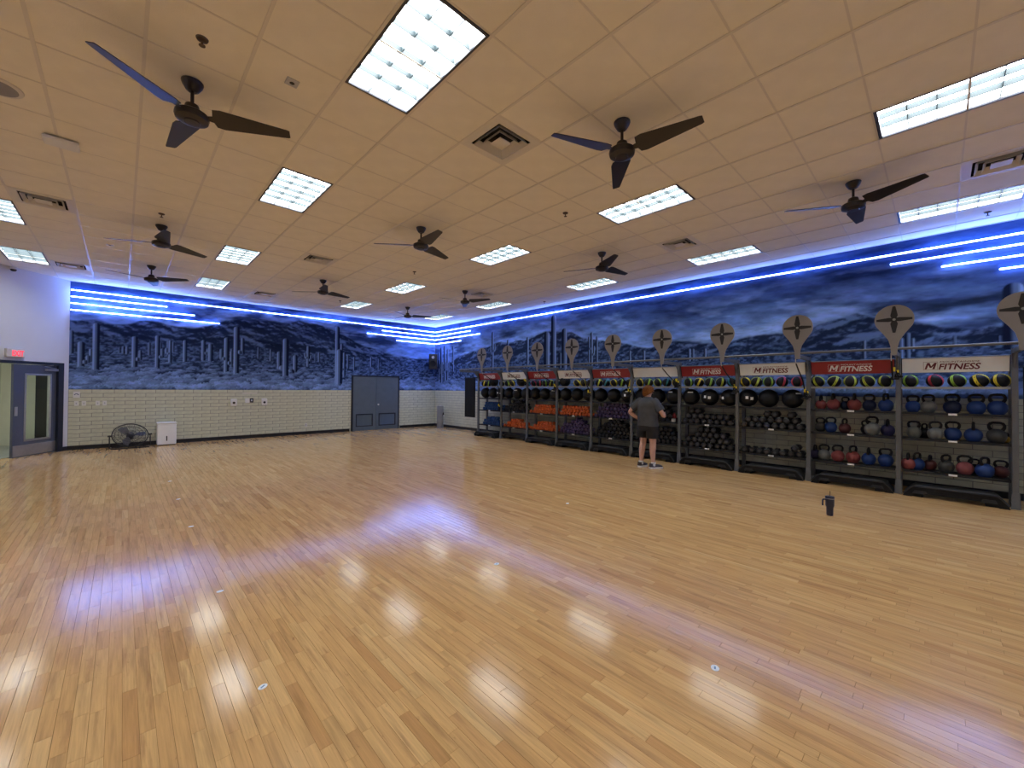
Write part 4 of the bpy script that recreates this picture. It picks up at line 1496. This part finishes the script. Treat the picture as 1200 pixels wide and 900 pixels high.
for k, lst in MBALLS.items():
    for n, (y, c) in enumerate(lst):
        if k in TOPB and abs(y - TOPB[k]) < .25:
            continue
        a = rb.uniform(-60, 60)
        rots = [(0, a * .4, 40 + a * .5), (0, -a * .4, -40 + a * .5)]
        med_ball(RX + .15, y, SH[3] + .0005, c, rots, '%s-striped black medicine ball, %s from left, top shelf, %s' % (c, ORD[n], BAYN[k]), 'striped medicine balls')

# ------------------------------------------------------------------ big black wall balls
WR = .172
wball_me = MB().ball((0, 0, 0), WR, 24, 16).mesh('shell', M['black'])


def patch(r, th0, th1, ph0, ph1, n=5):
    vs, fs = [], []
    for i in range(n + 1):
        for j in range(n + 1):
            th, ph = math.radians(th0 + (th1 - th0) * i / n), math.radians(ph0 + (ph1 - ph0) * j / n)
            vs.append((-r * math.cos(th) * math.cos(ph), -r * math.cos(th) * math.sin(ph), r * math.sin(th)))
    for i in range(n):
        for j in range(n):
            a = i * (n + 1) + j
            fs.append((a, a + 1, a + n + 2, a + n + 1))
    return MB().add(vs, fs, None, True)


patch_me = [patch(WR * 1.008, -6, 12, -26, -10).mesh('printed_mark', M['tagwhite']), patch(WR * 1.008, -12, 6, 2, 20).mesh('printed_mark', M['tagwhite']),
            patch(WR * 1.008, 30, 40, -20, 25).mesh('printed_mark', M['tagwhite'])]
seam_me = band(WR * 1.006, .006).mesh('seam', M['rubber'])


def wall_ball(x, y, z, rot, marks, label, group='black wall balls', s=1.0):
    t = thing('wall_ball', label, 'ball', (x, y, z + WR * s), 0, group)
    t.rotation_euler = rot
    t.scale = (s, s, s)
    link('shell', wball_me, t)
    link('seam', seam_me, t, None, (0, 0, .9))
    link('seam', seam_me, t, None, (0, 1.2, .2))
    for i in marks:
        link('printed_mark', patch_me[i], t)


WB = {2: [(2.63, .5, (0, 1)), (2.27, 0, ()), (1.88, .9, (2,))], 3: [(3.75, .2, (2,)), (3.36, .1, (0, 1)), (2.97, -.7, (0, 1))], 4: [(4.91, 0, ()), (4.52, .3, ()), (4.13, -.3, (2,))],
      5: [(6.08, 0, ()), (5.69, .2, ()), (5.30, .4, (2, 0))], 6: [(7.24, .2, ()), (6.85, 0, ()), (6.46, .2, ())], 7: [(8.41, 0, ()), (8.02, .3, ()), (7.63, .1, (2,))],
      8: [(9.57, .2, ()), (9.18, .2, (2,)), (8.79, 0, ())], 9: [(10.74, 0, ()), (10.35, .3, ()), (9.96, .4, (0, 1))]}
for k, lst in WB.items():
    for n, (y, rz, mk) in enumerate(lst):
        wall_ball(RX + .175, y, SH[2] + .001, (0, 0, rz), mk, 'large black%s wall ball, %s of three from left, %s' % (' printed' if mk else '', ORD[n], BAYN[k]))
for k, y in TOPB.items():
    wall_ball(RX + .16, y, SH[3] + .001, (0, 0, .4), (), 'large black wall ball on the top shelf, %s' % BAYN[k], 'black wall balls', .92)


# ------------------------------------------------------------------ dumbbells
def db_geo(r, L=.30):
    def head(x0, x1):
        q = MB()
        c = .012
        pr = [(r * .72, x0), (r, x0 + c), (r, x1 - c), (r * .72, x1)]
        q.lathe(pr, 6, Matrix.Rotation(PI / 2, 4, 'Y') @ Matrix.Rotation(PI / 6, 4, 'Z'), True, False)
        return q
    hl = L * .28
    return head(-L / 2, -L / 2 + hl), head(L / 2 - hl, L / 2), MB().cyl((-L / 2 + hl, 0, 0), (L / 2 - hl, 0, 0), .016, n=8)


DB = {}
for c, r in (('black', .062), ('black_small', .052), ('purple', .053), ('orange', .050), ('blue', .052)):
    a, b, h_ = db_geo(r, .30 if r > .06 else .22)
    mm = M['db_' + c.split('_')[0]]
    cap = MB().cyl((-.1505 if r > .06 else -.1105, 0, 0), (-.1475 if r > .06 else -.1075, 0, 0), r * .42, n=10)  # grey cap stands in for the highlight on the end face
    one = MB()
    for qq in (a, b, h_):
        one.add(qq.v, qq.f)
    DB[c] = dict(r=r, head=a.mesh('head', mm), head2=b.mesh('head', mm), handle=h_.mesh('handle', M['steel']), cap=cap.mesh('end_highlight', M['endhighlight']), one=one.mesh('dumbbell', mm))


def dumbbells(k, shelf, kind, rows, parts, x=None):
    d = DB[kind]
    r = d['r']
    rr = random.Random(k * 10 + shelf)
    y_hi = YK[k + 1] - .05 - r
    col = kind.split('_')[0]
    rown = ['bottom', 'second', 'third', 'fourth', 'fifth']
    grp = '%s dumbbells on %s shelf of %s' % (col, 'lower' if shelf == 0 else 'upper', BAYN[k])
    for row, slots in enumerate(rows):
        for pos, s_ in enumerate(slots):
            lab = '%s dumbbell, %s row, %s from left, %s heap, %s' % (col, rown[row], ORD[pos], 'lower' if shelf == 0 else 'upper', BAYN[k])
            y = y_hi - (2 * r + .006) * s_ - row * (r + .003)
            z = SH[shelf] + .001 + r * .866 + row * r * 1.75
            loc = (RX + .17 + rr.uniform(-.015, .015), y + rr.uniform(-.003, .003), z)
            if parts:
                t = thing('dumbbell', lab, 'dumbbell', loc, rr.uniform(-.05, .05), grp)
                h1 = link('head', d['head'], t)
                link('head', d['head2'], t)
                link('handle', d['handle'], t)
                link('end_highlight', d['cap'], h1)
            else:
                o = link('dumbbell', d['one'], None, loc, (0, 0, rr.uniform(-.05, .05)))
                tag(o, lab, 'dumbbell', grp)


R_ = lambda *a: [list(range(*t)) if isinstance(t, tuple) else t for t in a]
dumbbells(2, 1, 'black', R_((0, 8), (0, 7), [2, 3, 5]), True)
dumbbells(2, 0, 'black', R_((0, 8), [6]), True)
dumbbells(3, 1, 'black', R_((0, 8), (0, 7), [0, 1]), True)
dumbbells(3, 0, 'black', R_((0, 8), (0, 7), (1, 6), (1, 4)), True)
dumbbells(4, 1, 'black_small', R_((1, 9), (1, 8), (1, 7), [2, 3, 4, 5]), False)
dumbbells(4, 0, 'black_small', R_((0, 10), (0, 9), (1, 8), (2, 7)), False)
dumbbells(5, 1, 'purple', R_((0, 10), (0, 9), (0, 8), (1, 7)), False)
dumbbells(5, 0, 'black_small', R_((0, 10), (0, 9), (0, 8), (1, 7), (2, 5)), False)
dumbbells(6, 1, 'orange', R_((0, 10), (0, 9), (0, 8)), False)
dumbbells(6, 0, 'purple', R_((0, 10), (0, 9), (0, 8), (2, 6), [3]), False)
dumbbells(7, 1, 'orange', R_((0, 10), (1, 9), (1, 7)), False)
dumbbells(7, 0, 'orange', R_((0, 10), (1, 9), (2, 7)), False)
dumbbells(8, 1, 'black_small', R_((0, 10), (0, 9), (1, 8), (2, 6)), False)
dumbbells(8, 0, 'orange', R_((0, 10), (1, 9), (2, 6)), False)
dumbbells(9, 1, 'blue', R_((1, 10), (1, 9), (1, 7)), False)
dumbbells(9, 0, 'blue', R_((1, 9), (1, 8), (2, 7)), False)

# red bottle and pale tub on the upper dumbbell shelf behind the person
t = thing('red_bottle', 'red bottle with dark cap standing on the rack shelf right of the person', 'bottle', (RX + .16, 4.12, SH[1] + .001))
MB().lathe([(.034, 0), (.038, .01), (.038, .15), (.02, .18), (.016, .20)], 14).build('body', M['signred'], t)
MB().lathe([(.02, .2005), (.02, .235), (.012, .245)], 12).build('cap', M['darkplastic'], t)
t = thing('white_tub', 'small pale round tub on the rack shelf in front of the red bottle', 'tub', (RX + .075, 4.10, SH[1] + .001))
MB().lathe([(.04, 0), (.045, .01), (.045, .06)], 16).build('body', M['plate'], t)
MB().lathe([(.048, .0605), (.048, .075), (.04, .08)], 16).build('lid', M['steel'], t)

# ------------------------------------------------------------------ suspension trainers hooked between arm tip and post
TRAIN = {1: 1.86, 2: 1.52, 3: 1.60, 4: 1.72, 5: 1.50, 6: 1.46, 7: 1.62, 8: 1.78, 9: .98}
for k, zl in TRAIN.items():
    t = thing('suspension_trainer', 'black suspension strap with yellow cuffs hanging beside %s' % BAYN[k], 'strap', (RX, YK[k], 0), 0, 'suspension straps')
    MB().tube([(-.79, .034, 2.15), (-.775, .036, 2.08), (-.74, .036, 2.05)], .007, 6).build('carabiner', M['steel'], t)
    zz = max(zl, 1.55)
    st = MB().tube([(-.74, .036, 2.05), (-.5, .045, 1.93), (-.2, .05, 1.80), (-.075, .04, zz + .06)], .011, 6)
    st.tube([(-.075, .04, zz + .06), (-.065, .05, zz - .05), (-.06, .04, zl)], .013, 6)
    st.tube([(-.085, .02, zz + .06), (-.085, -.01, zz - .06), (-.075, .0, zl + .03)], .010, 6)
    st.build('webbing', M['black'], t)
    for n, (yy, z2) in enumerate(((.04, zl), (.0, zl + .03))):
        hh = MB().cyl((-.10, yy - .05, z2 - .06), (-.04, yy + .05, z2 - .06), .017, n=10)
        hh.tube([(-.10, yy - .05, z2 - .06), (-.07, yy, z2 + .01), (-.04, yy + .05, z2 - .06)], .008, 6)
        hh.build('handle', M['rubber'], t)
    MB().box(-.088, -.060, -.012, .012, zl + .035, zl + .075).build('cuff', M['yellow'], t)
    MB().box(-.094, -.052, .028, .052, zl + .05, zl + .12).build('cuff', M['yellow'], t)

# ------------------------------------------------------------------ tumbler on the floor
t = thing('tumbler', 'navy travel tumbler with handle and straw standing on the wood floor', 'tumbler', (6.593, .97, 0), math.radians(-134))
MB().lathe([(.030, .0005), (.035, .006), (.037, .10), (.040, .115), (.046, .125), (.048, .215)], 24).build('body', M['tumbler'], t)
MB().lathe([(.0485, .2155), (.0485, .222)], 24).build('band', M['steel'], t)
MB().lathe([(.050, .2225), (.050, .238), (.042, .248), (.012, .25)], 24).build('lid', M['tumbler'], t)
MB().tube([(0, -.046, .205), (0, -.085, .208), (0, -.092, .195), (0, -.092, .13)], .009, 8).build('handle', M['tumbler'], t)
MB().cyl((0, 0, .25), (.006, .0, .315), .0045, n=8).build('straw', M['straw'], t)

# ------------------------------------------------------------------ stickers on the floor
def floor_sticker(x, y, r, rz, label, blue):
    t = thing('floor_sticker', label, 'sticker', (x, y, .0), rz, 'floor stickers')
    me = MB().lathe([(r, .0006), (r, .0022)], 18, Matrix.Diagonal((1, .8, 1, 1)), True, False)
    me.build('label', M['sticker'], t)
    if blue:
        MB().box(-r * .45, r * .45, -r * .16, r * .16, .0023, .0028).build('print', M['stickerblue'], t)


STK = [(2.486, .893, .028, .3, 'oval white floor sticker with blue print, nearest one right of centre', True), (.564, 2.492, .024, .5, 'pale floor sticker nearest the bottom left', True),
       (.576, 3.878, .024, .1, 'white floor sticker in the left row, second from the viewer', False), (2.488, 2.786, .026, .2, 'white floor sticker near the middle of the floor', True),
       (.593, 5.891, .026, .0, 'white floor sticker in the left row, third from the viewer', False), (4.52, 3.587, .026, .4, 'small white floor sticker right of the blue reflection', False),
       (.60, 7.433, .024, .2, 'tiny white floor sticker in the left row, fourth from the viewer', False), (.605, 8.925, .026, .1, 'tiny white floor sticker in the left row, farthest one', False)]
for a in STK:
    floor_sticker(*a)


# ------------------------------------------------------------------ the person
def loft(rings, n=20, cap=True):
    """rings: (cx, cy, z, rx, ry)"""
    q = MB()
    vs, fs = [], []
    for cx, cy, z, rx, ry in rings:
        for k in range(n):
            a = 2 * PI * k / n
            c, s_ = math.cos(a), math.sin(a)
            e = .85
            vs.append((cx + rx * math.copysign(abs(c) ** e, c), cy + ry * math.copysign(abs(s_) ** e, s_), z))
    for i in range(len(rings) - 1):
        for k in range(n):
            k2 = (k + 1) % n
            fs.append((i * n + k, i * n + k2, (i + 1) * n + k2, (i + 1) * n + k))
    if cap:
        fs.append(tuple(range(n))[::-1])
        fs.append(tuple((len(rings) - 1) * n + k for k in range(n)))
    return q.add(vs, fs, None, True)


def skin_mesh(nodes, edges, root=0):
    me = bpy.data.meshes.new('skin_tmp')
    me.from_pydata([n[0] for n in nodes], edges, [])
    o = bpy.data.objects.new('skin_tmp', me)
    COL.objects.link(o)
    sk = o.modifiers.new('skin', 'SKIN')
    sk.use_smooth_shade = True
    for i, n in enumerate(nodes):
        d = me.skin_vertices[0].data[i]
        r = n[1]
        d.radius = r if isinstance(r, tuple) else (r, r)
        d.use_root = (i == root)
    sb = o.modifiers.new('sub', 'SUBSURF')
    sb.levels = 2
    sb.render_levels = 2
    bpy.context.view_layer.update()
    dg = bpy.context.evaluated_depsgraph_get()
    r = bpy.data.meshes.new_from_object(o.evaluated_get(dg))
    vs = [tuple(v.co) for v in r.vertices]
    fs = [tuple(p.vertices) for p in r.polygons]
    bpy.data.objects.remove(o, do_unlink=True)
    return vs, fs


person = thing('person', 'person in grey t-shirt and black shorts facing the rack, hand on hip', 'person', (7.80, 4.12, 0), math.radians(-8))
EL, WRL = (-.15, .345, 1.13), (.02, .235, .985)
ER, WRR = (.07, -.315, 1.08), (.27, -.20, 1.06)
nodes = [((0, 0, .90), (.15, .14)), ((0, 0, 1.05), (.15, .12)), ((0, 0, 1.25), (.16, .12)), ((-.01, 0, 1.40), .075), ((.0, 0, 1.455), .056),
         ((.015, -.003, 1.515), .070), ((.018, -.006, 1.575), .088), ((.012, -.005, 1.63), .072),
         ((0, .10, .84), .108), ((.005, .115, .50), .066), ((-.025, .12, .36), .066), ((-.03, .125, .20), .047), ((-.04, .13, .09), .040),
         ((0, -.10, .84), .108), ((.015, -.115, .50), .066), ((-.01, -.12, .36), .066), ((.0, -.125, .20), .047), ((.01, -.13, .09), .040),
         ((-.01, .155, 1.35), .058), ((-.09, .27, 1.24), .054), (EL, .048), ((-.06, .29, 1.05), .046), (WRL, .030), ((.085, .19, .965), (.036, .02)),
         ((-.01, -.155, 1.35), .058), ((.02, -.25, 1.22), .054), (ER, .048), ((.17, -.26, 1.07), .044), (WRR, .030), ((.35, -.165, 1.065), (.036, .02))]
edges = [(0, 1), (1, 2), (2, 3), (3, 4), (4, 5), (5, 6), (6, 7), (0, 8), (8, 9), (9, 10), (10, 11), (11, 12), (0, 13), (13, 14), (14, 15), (15, 16), (16, 17),
         (2, 18), (18, 19), (19, 20), (20, 21), (21, 22), (22, 23), (2, 24), (24, 25), (25, 26), (26, 27), (27, 28), (28, 29)]
vs, fs = skin_mesh(nodes, edges)
bd = MB().add(vs, fs, None, True)
for base, fwd, side, upv in ((Vector((.085, .19, .965)), Vector((.75, -.6, -.25)), Vector((.35, .1, .9)), 1), (Vector((.35, -.165, 1.065)), Vector((.92, .38, .0)), Vector((.0, .1, .95)), 1)):
    fwd.normalize(); side.normalize()
    for n, (o_, L_) in enumerate(((-.026, .062), (-.009, .074), (.009, .078), (.026, .070))):
        p = base + side * o_ + fwd * .015
        cu = side.cross(fwd).normalized()
        bd.tube([p, p + fwd * L_ * .45, p + fwd * L_ * .8 + cu * .012, p + fwd * L_ + cu * .03], [.0095, .009, .0085, .006], 7)
    p = base + side * .028 - fwd * .03
    bd.tube([p, p + side * .03 + fwd * .015, p + side * .045 + fwd * .045], [.012, .0105, .007], 7)
HM = Matrix.Translation((.015, -.005, 1.575)) @ Matrix.Rotation(math.radians(-32), 4, 'Z')     # head turned to the right
bd.ball((.095, 0, -.01), .014, 8, 6, (1.2, .8, 1.3), HM)      # nose
for s_ in (-1, 1):
    bd.ball((.0, s_ * .088, -.005), .024, 8, 6, (.8, .35, 1.25), HM)   # ears
bd.tube([HM @ Vector((.083, -.022, -.055)), HM @ Vector((.09, 0, -.057)), HM @ Vector((.083, .022, -.055))], .005, 6)   # lips
bd.build('body', M['skin'], person)
eye = MB()
for s_ in (-1, 1):
    eye.ball((.083, s_ * .032, .018), .011, 8, 6, (1, 1, 1), HM)
eye.build('eyes', M['darkplastic'], person)
hair = MB()
hn, hv = 28, 14
vs, fs = [], []
rh = random.Random(3)
for i in range(hv + 1):
    for k in range(hn):
        ph = 2 * PI * k / hn
        back = .5 - .5 * math.cos(ph)                       # 1 at the back of the head
        lim = math.radians(64 + 92 * back ** .6)             # lower edge: forehead high, nape low
        th = lim * i / hv
        r = .111 + rh.uniform(-.004, .004) + .005 * back
        if th <= PI / 2:
            hr, hz_ = r * math.sin(th), r * 1.05 * math.cos(th)
        else:
            q_ = (th - PI / 2) / 1.15
            hr, hz_ = r * (1 - .16 * q_ ** 2), -r * q_ * .98
        if i == hv:
            hr -= .012
        vs.append((hr * 1.05 * math.cos(ph) - .006, hr * .97 * math.sin(ph), hz_ - .004))
for i in range(hv):
    for k in range(hn):
        k2 = (k + 1) % hn
        fs.append((i * hn + k, (i + 1) * hn + k, (i + 1) * hn + k2, i * hn + k2))
hair.add(vs, fs, HM, True)
hair.build('hair', M['hair'], person)
sh = loft([(0, 0, .855, .165, .215), (0, 0, .90, .165, .215), (-.005, 0, 1.0, .158, .205), (-.005, 0, 1.12, .158, .208), (-.008, 0, 1.25, .155, .218), (-.012, 0, 1.33, .14, .215), (-.012, 0, 1.385, .11, .17), (-.008, 0, 1.43, .078, .10), (.0, 0, 1.45, .062, .068)], 24, False)
lerp3 = lambda a, b, t: tuple(a[i] + (b[i] - a[i]) * t for i in range(3))
for a, b in (((-.01, .15, 1.36), nodes[19][0]), ((-.01, -.15, 1.36), nodes[25][0])):
    e = lerp3(a, b, 1.32)
    sh.tube([lerp3(a, b, -.25), a, lerp3(a, b, .5), lerp3(a, b, .95), e], [.07, .092, .090, .088, .088], 14)
shirt = sh.build('t_shirt', M['shirt'], person)
sr = loft([(0, 0, .93, .158, .205), (0, 0, .84, .168, .215), (0, 0, .765, .16, .215)], 24)
for s_ in (-1, 1):
    h_ = loft([(0, s_ * .105, .80, .14, .108), (0, s_ * .110, .70, .132, .108), (.002, s_ * .112, .615, .126, .108)], 18)
    sr.add(h_.v, h_.f, None, True)
sr.build('shorts', M['shorts'], person)
for s_, fx, fy, fr, nm in ((1, -.04, .13, 2, 'left'), (-1, .01, -.13, -24, 'right')):
    MFt = Matrix.Translation((fx, fy, 0)) @ Matrix.Rotation(math.radians(fr), 4, 'Z')
    sk = loft([(0, 0, .055, .046, .042), (0, 0, .10, .046, .043), (-.002, 0, .135, .045, .043)], 14)
    MB().add(sk.v, sk.f, MFt, True).build('sock', M['sock'], person)
    out = [(-.085, -.028), (-.07, -.042), (.0, -.040), (.09, -.050), (.16, -.046), (.20, -.022), (.205, .01), (.18, .035), (.10, .047), (.0, .040), (-.07, .040), (-.085, .026)]
    prs = [(1.0, .0, 0), (1.03, .03, 0), (1.0, .034, 0), (.97, .05, 0)]
    def shoe_ring(scale, z, cut):
        return [((a + .0) * scale if a < cut else cut + (a - cut) * .0, b * scale, z) for a, b in out]
    so = MB()
    n = len(out)
    vs = [(a, b, 0.001) for a, b in out] + [(a * 1.04, b * 1.06, .016) for a, b in out] + [(a, b, .036) for a, b in out]
    fs = [tuple(range(n))[::-1], tuple(range(2 * n, 3 * n))]
    for i in range(2):
        for k in range(n):
            k2 = (k + 1) % n
            fs.append((i * n + k, i * n + k2, (i + 1) * n + k2, (i + 1) * n + k))
    shoe_sole = MB().add(vs, fs, MFt)
    shp = MB()
    rings = []
    for z, f, xs in ((.0365, .97, 1.0), (.06, .93, .97), (.08, .82, .80), (.098, .80, .42), (.108, .78, .30)):
        rings.append([((-.085 + (a + .085) * xs) * .98, b * f, z) for a, b in out])
    vs = [p for rg_ in rings for p in rg_]
    fs = [tuple(range(n))[::-1], tuple(range(4 * n, 5 * n))]
    for i in range(4):
        for k in range(n):
            k2 = (k + 1) % n
            fs.append((i * n + k, i * n + k2, (i + 1) * n + k2, (i + 1) * n + k))
    shp.add(vs, fs, MFt, True)
    shoe = shp.build('shoe', M['shoe'], person)
    shoe_sole.build('sole', M['sole'], shoe)
